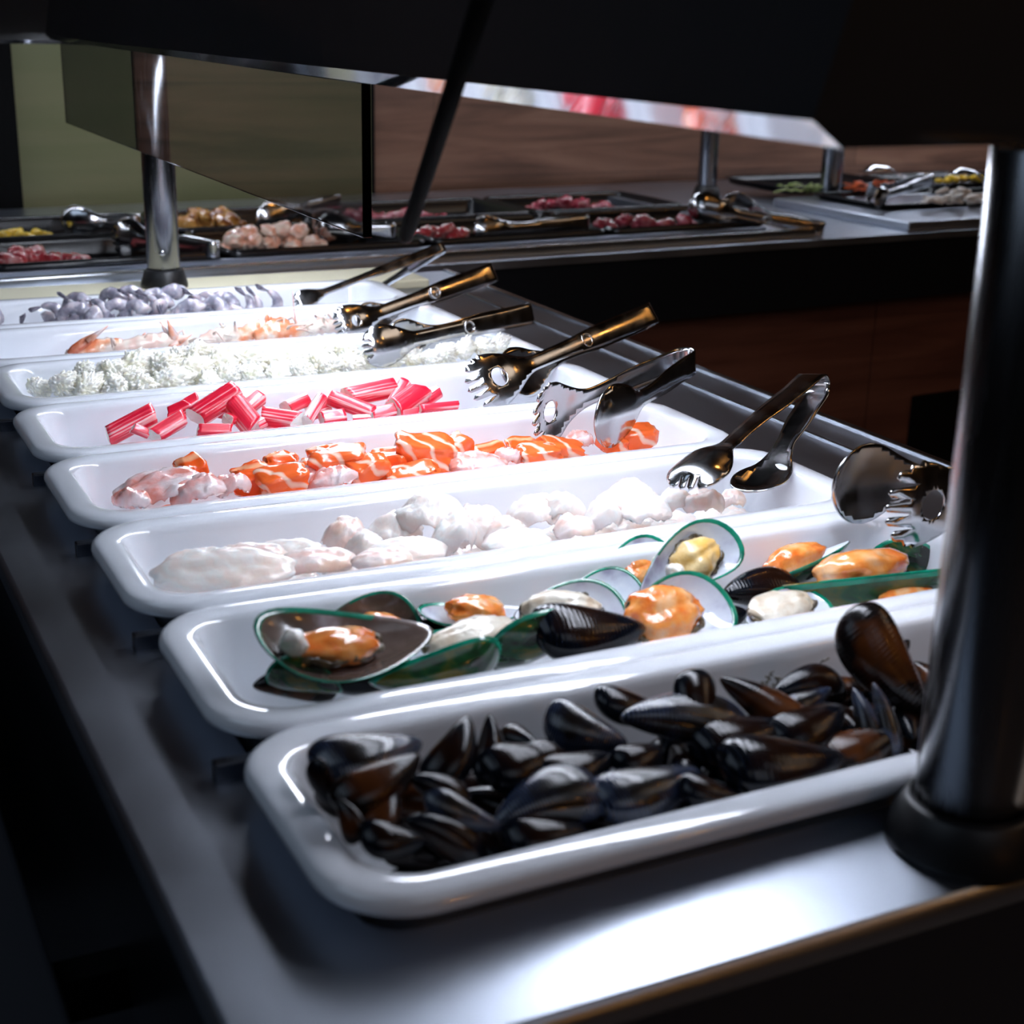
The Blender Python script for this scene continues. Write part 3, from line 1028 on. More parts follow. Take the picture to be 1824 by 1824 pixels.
def order_labels(objs, what):
    """labels by place along the tray, counted from its left end in the photograph"""
    inv = RM.inverted()

    def sx(o):
        p = inv @ (o.matrix_world.translation - CAM)
        return p.x / -p.z
    objs = sorted(objs, key=lambda ow: sx(ow[0]))
    kinds = {}
    for o, w in objs:
        kinds.setdefault(w, []).append(o)
    for w, lst in kinds.items():
        full = (w + ' ' + what) if what else w
        for i, o in enumerate(lst):
            if len(lst) == 1:
                o['label'] = full
            elif i == 0:
                o['label'] = 'leftmost ' + full
            elif i == len(lst) - 1:
                o['label'] = 'rightmost ' + full
            else:
                o['label'] = '%s, %s from the left' % (full, ORD[i])


# ------------------------------------------------------------------ mussels
def mussel_outline(u):
    """half width of a mussel valve at u from 0 (pointed hinge) to 1 (broad end)"""
    return 0.315 * u ** 0.62 * max(0.0, 1 - u ** 5.0) ** 0.5 if 0 < u < 1 else 0.0


def mussel_center(u):
    return 0.05 * math.sin(PI * u) - 0.03 * u


def closed_mussel(name, m, plump=0.62, gape=0.0, n=26, seg=20):
    bm = bmesh.new()
    rings = []
    for i in range(1, n):
        u = 0.5 - 0.5 * math.cos(PI * i / n)
        w = mussel_outline(u)
        h = w * plump * 1.25 * (1.15 - 0.5 * u)
        c = mussel_center(u)
        rg = []
        for k in range(seg):
            a = 2 * PI * k / seg
            ca, sa = math.cos(a), math.sin(a)
            # lens section: pinched where the two valves meet
            y = math.copysign(abs(ca) ** 0.9, ca) * w
            z = math.copysign(abs(sa) ** 1.15, sa) * h
            if gape:
                z += math.copysign(gape * u * w, sa) if abs(sa) > 0.01 else 0
            rg.append(bm.verts.new((u, y + c, z)))
        rings.append(rg)
    for i in range(len(rings) - 1):
        for k in range(seg):
            bm.faces.new((rings[i][k], rings[i][(k + 1) % seg], rings[i + 1][(k + 1) % seg], rings[i + 1][k]))
    p0 = bm.verts.new((0.004, 0, 0))
    p1 = bm.verts.new((0.998, mussel_center(1), 0))
    for k in range(seg):
        bm.faces.new((p0, rings[0][(k + 1) % seg], rings[0][k]))
        bm.faces.new((p1, rings[-1][k], rings[-1][(k + 1) % seg]))
    bmesh.ops.recalc_face_normals(bm, faces=bm.faces[:])
    me = bpy.data.meshes.new(name)
    bm.to_mesh(me)
    bm.free()
    for p in me.polygons:
        p.use_smooth = True
    me.materials.append(m)
    return me


def valve(depth=0.15, wide=1.35, th=0.012):
    """one opened shell, concave side up (+z); materials: outside, rim, inside"""
    bm = bmesh.new()
    NU, NR = 40, 9
    # outline loop
    loop = []
    for k in range(NU):
        f = k / NU
        if f < 0.5:
            u = 0.5 - 0.5 * math.cos(2 * PI * f)
            s = 1
        else:
            u = 0.5 - 0.5 * math.cos(2 * PI * f)
            s = -1
        w = mussel_outline(u) * wide
        loop.append(Vector((u, mussel_center(u) + s * w, 0)))
    c = Vector((0.58, 0.01, 0))

    def ring(r, zoff):
        out = []
        for p in loop:
            q = c + (p - c) * r
            z = -depth * (1 - r ** 2.4)
            out.append(bm.verts.new((q.x, q.y, z + zoff)))
        return out
    rr = [.12, .25, .4, .55, .68, .79, .865, .925, 1.0]
    ins = [ring(r * 0.985, 0.0 if r < 0.99 else 0.0) for r in rr]
    outs = [ring(r if r < 0.99 else 1.0, -th) for r in rr]
    ci = bm.verts.new((c.x, c.y, -depth))
    co = bm.verts.new((c.x, c.y, -depth - th))
    n = NU
    for k in range(n):
        k2 = (k + 1) % n
        f = bm.faces.new((ci, ins[0][k], ins[0][k2]))
        f.material_index = 2
        f = bm.faces.new((co, outs[0][k2], outs[0][k]))
        f.material_index = 0
        for i in range(NR - 1):
            f = bm.faces.new((ins[i][k], ins[i + 1][k], ins[i + 1][k2], ins[i][k2]))
            f.material_index = 2 if i < NR - 2 or loop[k].x < 0.3 else 1
            f = bm.faces.new((outs[i][k], outs[i][k2], outs[i + 1][k2], outs[i + 1][k]))
            f.material_index = 0 if i < NR - 2 else 1
        f = bm.faces.new((ins[-1][k], outs[-1][k], outs[-1][k2], ins[-1][k2]))
        f.material_index = 1 if loop[k].x > 0.2 else 0
    bmesh.ops.remove_doubles(bm, verts=bm.verts[:], dist=1e-5)
    return bm


def basis(A, B, up):
    X = (B - A)
    L = X.length
    X.normalize()
    up = Vector(up)
    Z = (up - X * up.dot(X)).normalized()
    Y = Z.cross(X)
    return Matrix(((X.x * L, Y.x * L, Z.x * L, A.x), (X.y * L, Y.y * L, Z.y * L, A.y), (X.z * L, Y.z * L, Z.z * L, A.z), (0, 0, 0, 1)))


def flesh_bm(seed, lx=0.30, ly=0.15, lz=0.11, cx=0.55, cy=0.01, cz=-0.05, split=True):
    bm = bmesh.new()
    bmesh.ops.create_icosphere(bm, subdivisions=4, radius=1)
    for v in bm.verts:
        p = v.co.copy()
        k = 1 + 0.16 * noise.noise(p * 1.7 + Vector((seed, seed * 2, 0))) + 0.07 * noise.noise(p * 4.3 + Vector((0, seed, 0)))
        if split and p.z > 0:
            k -= 0.16 * math.exp(-(p.y / 0.13) ** 2) * p.z
        v.co = Vector((cx + p.x * lx * k, cy + p.y * ly * k * (1.15 - 0.25 * p.x), cz + p.z * lz * k))
    return bm


def frill_bm(seed, lx, ly, cx=0.55, cy=0.01, cz=-0.05, r=0.022, arc=(0, 1)):
    bm = bmesh.new()
    pts = []
    N = 60
    for i in range(N + 1):
        f = arc[0] + (arc[1] - arc[0]) * i / N
        a = 2 * PI * f
        wob = 1 + 0.05 * math.sin(f * 60 + seed)
        pts.append((cx + math.cos(a) * lx * wob, cy + math.sin(a) * ly * wob, cz + 0.012 * math.sin(f * 47 + seed)))
    add_tube(bm, pts, [r * (0.75 + 0.35 * abs(math.sin(i * 1.7))) for i in range(N + 1)], 8)
    return bm


def half_mussel(A, B, up, flesh='flesh_orange', inner='nacre', depth=0.15, wide=1.35, seed=0, label='', lx=0.27, ly=0.15, lz=0.11, cx=0.5, cz=-0.05,
                muscle=None, frill=True):
    t = empty('half_shell_mussel')
    t.matrix_world = basis(A, B, up)
    tag(t, label, 'mussel', 'green lipped mussels in the second tray')
    sh = from_bm('shell', valve(depth, wide), [M['shell_out'], M['shell_rim'], M[inner]], t)
    if flesh:
        from_bm('mussel_flesh', flesh_bm(seed, lx, ly, lz, cx=cx, cz=cz), M[flesh], t)
        if frill:
            from_bm('mantle_frill', frill_bm(seed, lx * 1.02, ly * 1.08, cx=cx, cz=cz - 0.01, arc=(0.12, 0.98)), M['mantle'], t)
        if muscle:
            from_bm('adductor', flesh_bm(seed + 4, 0.07, 0.065, 0.07, cx=muscle, cz=cz + 0.05, split=False), M['muscle'], t)
    return t


# green lipped mussels: hinge end A, broad end B
T2 = 0.255
CU = (-0.30, -0.62, 0.72)      # opening mostly up and towards the aisle
half_mussel(P(772, 1118, Y=0.232), P(468, 1150, Y=0.215), (-0.22, -0.34, 0.92), 'flesh_orange', 'nacre_dark', 0.13, 1.3, 1,
            'large open green mussel with orange flesh at the left end of the tray', cx=0.60, lx=0.27, ly=0.10, lz=0.085, cz=-0.045, muscle=0.84)
half_mussel(P(562, 1128, Y=0.292), P(752, 1108, Y=0.290), (-0.05, -0.80, 0.60), 'flesh_orange', 'nacre_dark', 0.13, 1.35, 2,
            'open dark shell mussel standing behind the large leftmost mussel', cx=0.60, lx=0.24, ly=0.12, lz=0.10, frill=False)
half_mussel(P(940, 1082, Y=0.292), P(752, 1094, Y=0.285), (0.10, -0.06, 1.0), 'flesh_orange', 'nacre', 0.13, 1.0, 3,
            'green mussel seen edge on with pale orange flesh on top', cx=0.52, lx=0.27, ly=0.15, lz=0.11, cz=0.02, frill=False)
half_mussel(P(935, 1106, Y=0.255), P(722, 1172, Y=0.240), (-0.1, -0.15, 1.0), 'flesh_cream', 'nacre', 0.12, 1.1, 4,
            'green mussel with long lumpy cream flesh beside the large leftmost mussel', cx=0.48, lx=0.36, ly=0.13, lz=0.10, cz=0.02)
half_mussel(P(655, 1212, Y=0.213), P(890, 1170, Y=0.212), (0.25, 0.9, 0.35), None, 'nacre', 0.17, 1.15, 5,
            'green shell lying with its outside to the front edge, below the cream flesh')
half_mussel(P(1080, 1092, Y=0.228), P(862, 1160, Y=0.226), (0.2, 0.9, 0.45), None, 'nacre', 0.15, 1.1, 6,
            'bright green shell side turned outwards beside the black mussel')
half_mussel(P(915, 1098, Y=0.262), P(1118, 1078, Y=0.252), (-0.2, -0.55, 0.80), 'flesh_cream', 'nacre', 0.12, 1.25, 7,
            'open mussel with plump cream flesh in the middle of the tray', cx=0.42, lx=0.34, ly=0.16, lz=0.13, cz=0.0)
half_mussel(P(1000, 1075, Y=0.300), P(1150, 1048, Y=0.295), (-0.1, -0.55, 0.8), None, 'nacre', 0.13, 1.5, 8,
            'empty green rimmed shell behind the plump cream mussel')
half_mussel(P(1068, 1040, Y=0.312), P(1208, 992, Y=0.318), (-0.2, -0.72, 0.65), 'flesh_orange', 'nacre', 0.12, 1.5, 9,
            'open green rimmed mussel with orange flesh against the rear tray wall', cx=0.5, lx=0.24, ly=0.15, lz=0.10, muscle=0.72)
half_mussel(P(1138, 1072, Y=0.275), P(1312, 946, Y=0.290), (-0.42, -0.80, 0.42), 'flesh_yellow', 'nacre', 0.13, 1.02, 10,
            'tall open mussel with yellow flesh standing highest in the tray', cx=0.62, lx=0.21, ly=0.14, lz=0.11, muscle=0.38)
half_mussel(P(1108, 1122, Y=0.222), P(1302, 1062, Y=0.235), (-0.3, -0.68, 0.68), 'flesh_orange', 'nacre', 0.13, 1.2, 11,
            'open green rimmed mussel with the plumpest orange flesh at the front', cx=0.40, lx=0.31, ly=0.19, lz=0.15, cz=-0.01)
half_mussel(P(1512, 962, Y=0.300), P(1330, 1042, Y=0.285), (0.0, 0.45, 0.9), 'flesh_orange', 'nacre', 0.13, 1.1, 12,
            'olive green mussel slanting upwards to the right below the spoon', cx=0.55, lx=0.26, ly=0.14, lz=0.11, cz=0.03, frill=False)
half_mussel(P(1392, 1040, Y=0.240), P(1680, 1010, Y=0.245), (0.08, 0.40, 0.92), 'flesh_orange', 'nacre', 0.16, 1.05, 13,
            'long dark olive mussel with a strip of orange flesh at the right', cx=0.50, lx=0.27, ly=0.14, lz=0.10, cz=0.03, frill=False)
half_mussel(P(1330, 1108, Y=0.213), P(1470, 1062, Y=0.225), (-0.1, -0.35, 0.95), 'flesh_cream', 'nacre', 0.10, 1.1, 14,
            'low mussel with cream flesh in front of the long dark olive mussel', cx=0.45, lx=0.36, ly=0.17, lz=0.10, cz=0.02)
half_mussel(P(1700, 1040, Y=0.275), P(1555, 975, Y=0.290), (0.3, 0.8, 0.4), None, 'nacre', 0.15, 1.2, 15,
            'dark shell leaning below the claw tongs at the right end')
half_mussel(P(610, 1232, Y=0.214), P(480, 1185, Y=0.218), (0.1, 0.9, 0.3), None, 'nacre_dark', 0.14, 1.25, 16,
            'grey brown shell propped under the large leftmost mussel')


half_mussel(P(1560, 1085, Y=0.215), P(1690, 1050, Y=0.22), (-.1, -.4, .9), 'flesh_orange', 'nacre', 0.10, 1.1, 17,
            'low orange mussel at the front right corner beside the pole', cx=0.45, lx=0.34, ly=0.16, lz=0.10, cz=0.02)
half_mussel(P(1000, 1128, Y=0.275), P(850, 1120, Y=0.285), (0.05, 0.5, 0.85), 'flesh_cream', 'nacre', 0.12, 1.1, 18,
            'green mussel half covered by the plump cream mussel', cx=0.5, lx=0.28, ly=0.14, lz=0.10, cz=0.0, frill=False)


def closed(me, A, B, up, label, name='black_mussel', group='black mussels in the nearest tray', cat='mussel', fat=1.0):
    o = link(name, me)
    o.matrix_world = basis(A, B, up) @ Matrix.Diagonal((1, fat * 1.18, fat * 1.25, 1))
    tag(o, label, cat, group)
    return o


cm_black = closed_mussel('black_mussel', M['shell_black'])
cm_brown = closed_mussel('black_mussel', M['shell_brown'])
cm_grey = closed_mussel('black_mussel', M['shell_grey'])
GG = 'green lipped mussels in the second tray'
closed(cm_black, P(1150, 1118, Y=0.215), P(950, 1128, Y=0.215), (0, -0.5, 0.8), 'closed glossy black mussel at the front of the green mussels', 'dark_mussel', GG)
closed(cm_black, P(1285, 1060, Y=0.262), P(1425, 1048, Y=0.262), (0, -0.5, 0.8), 'closed black mussel behind the low cream mussel', 'dark_mussel', GG)
closed(cm_brown, P(450, 1222, Y=0.225), P(600, 1215, Y=0.222), (0, -0.5, 0.8), 'dark mussel lying lowest in the left corner', 'dark_mussel', GG)
closed(cm_black, P(735, 1200, Y=0.235), P(560, 1195, Y=0.24), (0, -0.2, 0.9), 'black mussel hidden beneath the large leftmost mussel', 'dark_mussel', GG)
closed(cm_black, P(960, 1150, Y=0.26), P(800, 1180, Y=0.26), (0, -0.2, 0.9), 'black mussel lying beneath the cream fleshed mussel', 'dark_mussel', GG)
closed(cm_black, P(1330, 1090, Y=0.25), P(1180, 1120, Y=0.25), (0, -0.2, 0.9), 'black mussel lying beneath the plump orange mussel', 'dark_mussel', GG)
closed(cm_black, P(700, 1120, Y=0.30), P(850, 1140, Y=0.295), (0, -0.4, 0.9), 'black mussel behind the long lumpy cream flesh', 'dark_mussel', GG)
closed(cm_brown, P(1100, 1100, Y=0.29), P(1230, 1090, Y=0.29), (0, -0.4, 0.9), 'dark mussel beneath the tall yellow fleshed mussel', 'dark_mussel', GG)
closed(cm_brown, P(1450, 1050, Y=0.28), P(1600, 1040, Y=0.28), (0, -0.4, 0.9), 'dark mussel behind the long dark olive mussel', 'dark_mussel', GG)
closed(cm_black, P(1490, 1065, Y=0.25), P(1650, 1050, Y=0.25), (0, -0.2, 0.9), 'black mussel at the bottom right of the green mussels', 'dark_mussel', GG)

# black mussels in the nearest tray: hinge end, broad end, planes, up, mesh, label
BMU = [
    ((752, 1322, .115), (558, 1372, .105), (-.2, -.35, .9), cm_grey, 1.05, 'bright striped black mussel in the far left corner of the tray'),
    ((600, 1440, .085), (556, 1352, .095), (-.8, -.2, .5), cm_black, 1.0, 'dark mussel pressed against the left end of the tray'),
    ((748, 1345, .085), (600, 1440, .070), (-.3, -.5, .8), cm_brown, .95, 'brown edged mussel slanting down at the left end'),
    ((835, 1275, .110), (775, 1400, .085), (-.5, -.6, .5), cm_black, 1.0, 'black mussel with its tip up, left of the pair of tips'),
    ((872, 1272, .105), (870, 1400, .08), (.1, -.8, .4), cm_black, .9, 'black mussel standing on end with its narrow tip up'),
    ((960, 1330, .10), (895, 1300, .125), (0, -.5, .8), cm_black, 1.1, 'small black mussel behind the upright tips'),
    ((1118, 1325, .085), (968, 1275, .11), (-.2, -.5, .8), cm_grey, 1.15, 'black mussel with a bluish end leaning on the rear wall'),
    ((1195, 1275, .12), (1060, 1245, .125), (0, -.4, .9), cm_black, .9, 'dark mussel lying along the rear tray wall'),
    ((1105, 1278, .10), (1332, 1292, .095), (0, -.45, .9), cm_grey, .82, 'long striped blue mussel lying level in the middle'),
    ((1260, 1330, .085), (1232, 1192, .115), (-.1, -.95, .1), cm_black, 1.05, 'upright mussel with its broad round end up in the middle'),
    ((1282, 1208, .115), (1460, 1325, .075), (.15, -.5, .8), cm_brown, .85, 'brown backed mussel slanting down to the right'),
    ((1375, 1240, .12), (1500, 1215, .12), (0, -.6, .7), cm_black, 1.0, 'bristly black mussel near the rear wall'),
    ((1655, 1275, .075), (1508, 1088, .115), (-.2, -.9, .3), cm_brown, .98, 'largest upright mussel with a brown edge beside the pole'),
    ((1520, 1225, .085), (1560, 1345, .06), (-.5, -.8, .2), cm_grey, .75, 'grey tipped mussel standing below the largest upright one'),
    ((1555, 1215, .08), (1600, 1345, .055), (.4, -.8, .2), cm_grey, .7, 'grey tipped mussel standing close to the pole'),
    ((1620, 1140, .13), (1570, 1180, .125), (0, -.5, .8), cm_black, 1.0, 'small black tip showing behind the largest upright mussel'),
    ((878, 1470, .055), (1068, 1398, .062), (-.2, -.5, .85), cm_grey, 1.0, 'bright topped brown mussel at the front middle'),
    ((895, 1475, .052), (755, 1418, .068), (-.1, -.55, .8), cm_grey, .8, 'small white glinting mussel at the front left'),
    ((1245, 1372, .062), (1062, 1438, .05), (-.2, -.5, .85), cm_grey, .88, 'pale blue glinting mussel at the front middle'),
    ((1510, 1352, .055), (1292, 1378, .05), (0, -.5, .85), cm_black, .95, 'dull black mussel lying flat at the front right'),
    ((700, 1400, .075), (660, 1500, .052), (-.5, -.6, .5), cm_brown, 1.0, 'brown mussel at the front left corner'),
    ((720, 1460, .06), (860, 1520, .05), (0, -.4, .9), cm_black, 1.1, 'black mussel low behind the front rim at the left'),
    ((1050, 1480, .045), (900, 1500, .045), (0, -.4, .9), cm_black, 1.1, 'black mussel low behind the front rim in the middle'),
    ((1640, 1290, .07), (1660, 1400, .045), (.3, -.8, .3), cm_grey, .9, 'bluish mussel half hidden by the pole'),
    ((1090, 1345, .08), (960, 1400, .07), (0, -.4, .9), cm_black, 1.1, 'dark mussel under the long striped blue mussel'),
    ((1400, 1290, .09), (1240, 1345, .08), (0, -.4, .9), cm_black, 1.1, 'dark mussel below the brown backed mussel'),
    ((1500, 1260, .09), (1380, 1330, .075), (0, -.4, .9), cm_black, 1.1, 'dark mussel between the slanting and the upright mussels'),
    ((1000, 1340, .09), (860, 1380, .08), (0, -.4, .9), cm_black, 1.15, 'dark mussel right of the upright tips'),
    ((730, 1385, .075), (840, 1440, .065), (0, -.4, .9), cm_black, 1.1, 'dark mussel below the pair of tips'),
    ((1480, 1225, .105), (1400, 1268, .10), (0, -.6, .8), cm_grey, .8, 'wet glinting mussel below the bristly one'),
    ((1670, 1190, .115), (1720, 1260, .1), (0, -.6, .8), cm_brown, 1.0, 'reddish mussel behind the pole'),
    ((1330, 1430, .035), (1210, 1400, .045), (0, -.4, .9), cm_black, 1.0, 'black mussel touching the front wall right of the middle'),
    ((760, 1500, .045), (640, 1490, .05), (0, -.4, .9), cm_black, 1.15, 'black mussel low in the front left corner'),
    ((600, 1420, .07), (640, 1500, .055), (-.7, -.3, .6), cm_brown, 1.05, 'brown mussel leaning on the left end near the front'),
    ((900, 1380, .08), (1010, 1350, .085), (0, -.6, .8), cm_black, 1.2, 'dark mussel in the shade right of the upright tips'),
    ((1180, 1330, .08), (1100, 1370, .07), (0, -.5, .8), cm_black, 1.2, 'dark mussel below the long striped blue mussel, near its end'),
    ((1330, 1360, .075), (1440, 1330, .08), (0, -.5, .8), cm_black, 1.2, 'dark mussel behind the dull flat mussel at the right'),
]
for (ax, ay, aY), (bx_, by_, bY), up, me, fat, lab in BMU:
    closed(me, P(ax, ay, Y=aY), P(bx_, by_, Y=bY), up, lab, fat=fat)
rnd = random.Random(3)
und = []
for i in range(102):
    # underlying layer of the heap
    x = 0.050 + (i % 34) * 0.0133 + rnd.uniform(-.005, .005)
    y = 0.047 + 0.078 * ((i * 0.382) % 1)
    z = (-0.043, -0.029, -0.019)[i // 34]
    a = rnd.uniform(0, 2 * PI)
    L = rnd.uniform(.044, .056)
    d = Vector((math.cos(a) * L / 2, math.sin(a) * L / 2 * 0.6, rnd.uniform(-.006, .006)))
    o = closed(rnd.choice([cm_black, cm_black, cm_brown]), Vector((x, y, z)) - d, Vector((x, y, z)) + d, (rnd.uniform(-.3, .3), -.2, 1),
           'black mussel lying underneath the others in the nearest tray', group='black mussels at the bottom of the nearest tray', fat=1.0)
    und.append((o, 'black mussel lying %s the visible heap' % ('at the bottom of' if i < 34 else ('in the middle of' if i < 68 else 'just underneath'))))
bpy.context.view_layer.update()
order_labels(und, None)
# beards sticking to the tray wall and shells
for (px, py, s) in ((1458, 1195, 1.0), (1372, 1213, .8)):
    bm = bmesh.new()
    c = P(px, py, Y=0.134)
    rr_ = random.Random(px)
    for k in range(9):
        pts = [c + Vector((rr_.uniform(-.006, .006), 0, rr_.uniform(-.005, .005))) * s]
        for q in range(5):
            pts.append(pts[-1] + Vector((rr_.uniform(-.003, .003), rr_.uniform(-.001, .0005), rr_.uniform(-.003, .002))) * s)
        add_tube(bm, pts, 0.0005, 5)
    tag(from_bm('mussel_beard', bm, M['weed']), 'brown wisp of mussel beard stuck to the rear wall, %s' % ('beside the largest mussel' if px > 1400 else 'left of the other wisp'), 'mussel beard')

# ------------------------------------------------------------------ generic soft pieces
def place(me, name, P_, yaw, pitch, roll, cat, group, label=None, scale=1.0):
    o = link(name, me)
    o.matrix_world = Matrix.Translation(P_) @ Euler((roll, pitch, yaw + YAW * 0.6), 'XYZ').to_matrix().to_4x4() @ Matrix.Scale(scale, 4)
    tag(o, label, cat, group)
    return o


def bottom_layer(n, k, make, name, cat, group, label, x0=0.08, x1=0.5, z=-0.045, seed=1):
    r = random.Random(seed)
    made = []
    for i in range(n):
        me = make(i, r)
        x = x0 + (x1 - x0) * (i + r.random()) / n
        o = place(me, name, Vector((x, k * PT + 0.085 + r.uniform(-.03, .03), z)), r.uniform(-1, 1), r.uniform(-.1, .1), r.uniform(-.1, .1), cat, group, label)
        made.append((o, label))
    bpy.context.view_layer.update()
    order_labels(made, None)


# white fish (third tray)
FISH = [  # px, py, w, h, dY, yaw, kind
    (370, 1005, 150, 52, 0.0, .1, 0), (400, 1022, 230, 26, -.03, .1, 0), (450, 992, 120, 30, .01, .0, 1), (520, 988, 130, 34, .01, -.2, 0),
    (565, 1002, 130, 26, -.02, .1, 1), (612, 955, 84, 74, .012, .5, 1), (650, 972, 70, 56, -.005, .3, 0), (702, 945, 95, 62, .02, .2, 0),
    (768, 915, 130, 72, .012, -.1, 0), (805, 955, 92, 80, -.02, .6, 0), (725, 985, 135, 40, -.03, .1, 0), (858, 955, 84, 64, -.01, -.4, 0),
    (900, 947, 84, 46, -.02, .3, 1), (948, 912, 95, 60, .015, .3, 0), (1000, 905, 84, 62, .01, -.3, 0), (1022, 940, 74, 40, -.02, .2, 1),
    (1072, 920, 74, 60, -.01, .4, 0), (1120, 892, 115, 56, .01, .1, 0), (1152, 908, 84, 44, -.02, -.2, 0), (1200, 892, 66, 44, .0, .3, 0),
    (1250, 893, 78, 44, -.01, .0, 1), (1302, 890, 50, 26, .0, .2, 1), (850, 925, 90, 40, .02, .2, 1), (680, 1000, 100, 26, -.04, .1, 1), (920, 968, 120, 26, -.04, .1, 0)]
lst = []
for i, (px, py, w_, h_, dY, yaw, kd) in enumerate(FISH):
    c = P(px, py, Y=2 * PT + 0.085 + dY)
    a_, c_ = msize(c, w_) / 2, msize(c, h_) / 2
    big = h_ / w_ > 0.4
    me = fold_mesh('fish_slice', a_ * 1.08, a_ * (0.75 if big else 0.5), 0.006 if big else 0.008, M['fish_pink' if kd else 'fish'], i + 1,
                   arch=(c_ * 1.5 / a_) if big else 0.15, curl=0.9 if big else 0.3)
    c.z -= c_ * 0.45 if big else 0
    o = place(me, 'fish_slice', c, yaw, 0, 0.35, 'fish slice', 'white fish slices in the third tray')
    lst.append((o, ('pinkish' if kd else 'pale') + (' folded slice' if big else ' flat slice')))
bpy.context.view_layer.update()
order_labels(lst, 'of raw white fish')
bottom_layer(16, 2, lambda i, r: fold_mesh('fish_slice', .032, .022, .008, M['fish'], i + 60, .3, .5), 'fish_slice', 'fish slice',
             'white fish slices at the bottom of the third tray', 'white fish slice lying under the visible fish slices', x0=.075, z=-.04, seed=2)

# salmon (fourth tray)
SAL = [  # px,py,w,h,dY,yaw,mat
    (285, 868, 150, 66, .0, .2, 'salmon_pink'), (342, 838, 44, 40, .02, .5, 'salmon_deep'), (236, 890, 58, 26, -.03, .1, 'salmon_pink'),
    (352, 872, 92, 46, -.02, .2, 'salmon_pink'), (412, 866, 66, 52, -.015, .4, 'salmon_pink'), (452, 856, 70, 48, .0, .2, 'salmon_deep'),
    (502, 856, 84, 42, -.015, .3, 'salmon'), (500, 829, 62, 34, .02, .2, 'salmon_deep'), (542, 852, 62, 38, .0, -.3, 'salmon_pink'),
    (602, 826, 96, 56, .0, .1, 'salmon'), (592, 852, 80, 26, -.025, .1, 'salmon_pink'), (655, 835, 74, 42, -.015, .4, 'salmon'),
    (694, 830, 66, 52, .0, -.4, 'salmon'), (756, 812, 112, 62, .0, .15, 'salmon'), (808, 806, 62, 56, .01, .6, 'salmon'),
    (868, 806, 62, 22, .02, .2, 'salmon_deep'), (850, 826, 100, 22, -.02, .1, 'salmon_pink'), (905, 812, 50, 22, -.01, .3, 'salmon_pink'),
    (932, 800, 56, 30, .01, .1, 'salmon_deep'), (962, 806, 70, 24, -.015, .1, 'salmon'), (1000, 797, 80, 24, -.01, .2, 'salmon'), (1030, 786, 56, 34, .01, .4, 'salmon_pink'),
    (1092, 790, 50, 30, .0, .2, 'salmon'), (1134, 777, 66, 36, .0, .0, 'salmon'), (735, 842, 90, 20, -.03, .1, 'salmon'), (560, 832, 40, 22, .03, .1, 'salmon')]
lst = []
for i, (px, py, w_, h_, dY, yaw, mk) in enumerate(SAL):
    c = P(px, py, Y=3 * PT + 0.085 + dY)
    a_, c_ = msize(c, w_) / 2, msize(c, h_) / 2
    if mk == 'salmon_pink':
        me = fold_mesh('salmon_chunk', a_ * 1.1, a_ * 0.7, 0.009, M[mk], i + 31, arch=c_ * 1.1 / a_, curl=0.8)
        c.z -= c_ * 0.35
    else:
        me = lump_mesh('salmon_chunk', a_ * 1.05, max(a_ * .65, .011), c_ * 1.08, boxy=0.75, amp=0.28, freq=1.3, sub=4, m=M[mk], seed=i + 2)
    o = place(me, 'salmon_chunk', c, yaw, random.uniform(-.25, .25), 0.2, 'salmon', 'salmon pieces in the fourth tray')
    lst.append((o, {'salmon': 'striped orange chunk', 'salmon_deep': 'deep orange cube', 'salmon_pink': 'glossy pink flap'}[mk]))
bpy.context.view_layer.update()
order_labels(lst, 'of raw salmon')
bottom_layer(14, 3, lambda i, r: lump_mesh('salmon_chunk', .024, .016, .012, .7, .25, 1.3, 3, M['salmon'], i + 40), 'salmon_chunk', 'salmon',
             'salmon pieces at the bottom of the fourth tray', 'salmon chunk lying under the visible salmon pieces', x0=.075, x1=.48, z=-.043, seed=5)


# surimi (fifth tray)
def surimi_mesh(name, L, w_, h_, seed=0):
    bm = bmesh.new()
    NS_, NK = 10, 18
    rings = []
    r = random.Random(seed)
    cut0, cut1 = r.uniform(-.5, .5), r.uniform(-.5, .5)
    for i in range(NS_ + 1):
        f = i / NS_
        rg = []
        for k in range(NK):
            a = 2 * PI * k / NK
            ca, sa = math.cos(a), math.sin(a)
            y = math.copysign(abs(ca) ** 0.6, ca) * w_ / 2
            z = math.copysign(abs(sa) ** 0.6, sa) * h_ / 2
            kk = 1 + 0.07 * noise.noise(Vector((k * 0.9, f * 1.2, seed)))
            x = (f - 0.5) * L + y * (cut0 * (1 - f) + cut1 * f) + 0.0012 * noise.noise(Vector((k * 1.3, i, seed)))
            rg.append(bm.verts.new((x, y * kk, z * kk)))
        rings.append(rg)
    for i in range(NS_):
        for k in range(NK):
            f = bm.faces.new((rings[i][k], rings[i][(k + 1) % NK], rings[i + 1][(k + 1) % NK], rings[i + 1][k]))
            # underside of the stick is white
            f.material_index = 1 if 10 <= k <= 16 else 0
            f.smooth = True
    for rg in (rings[0], rings[-1]):
        c = bm.verts.new(sum((v.co for v in rg), Vector()) / NK)
        for k in range(NK):
            f = bm.faces.new((c, rg[k], rg[(k + 1) % NK]))
            f.material_index = 1
    bmesh.ops.recalc_face_normals(bm, faces=bm.faces[:])
    me = bpy.data.meshes.new(name)
    bm.to_mesh(me)
    bm.free()
    me.materials.append(M['surimi'])
    me.materials.append(M['surimi_white'])
    return me


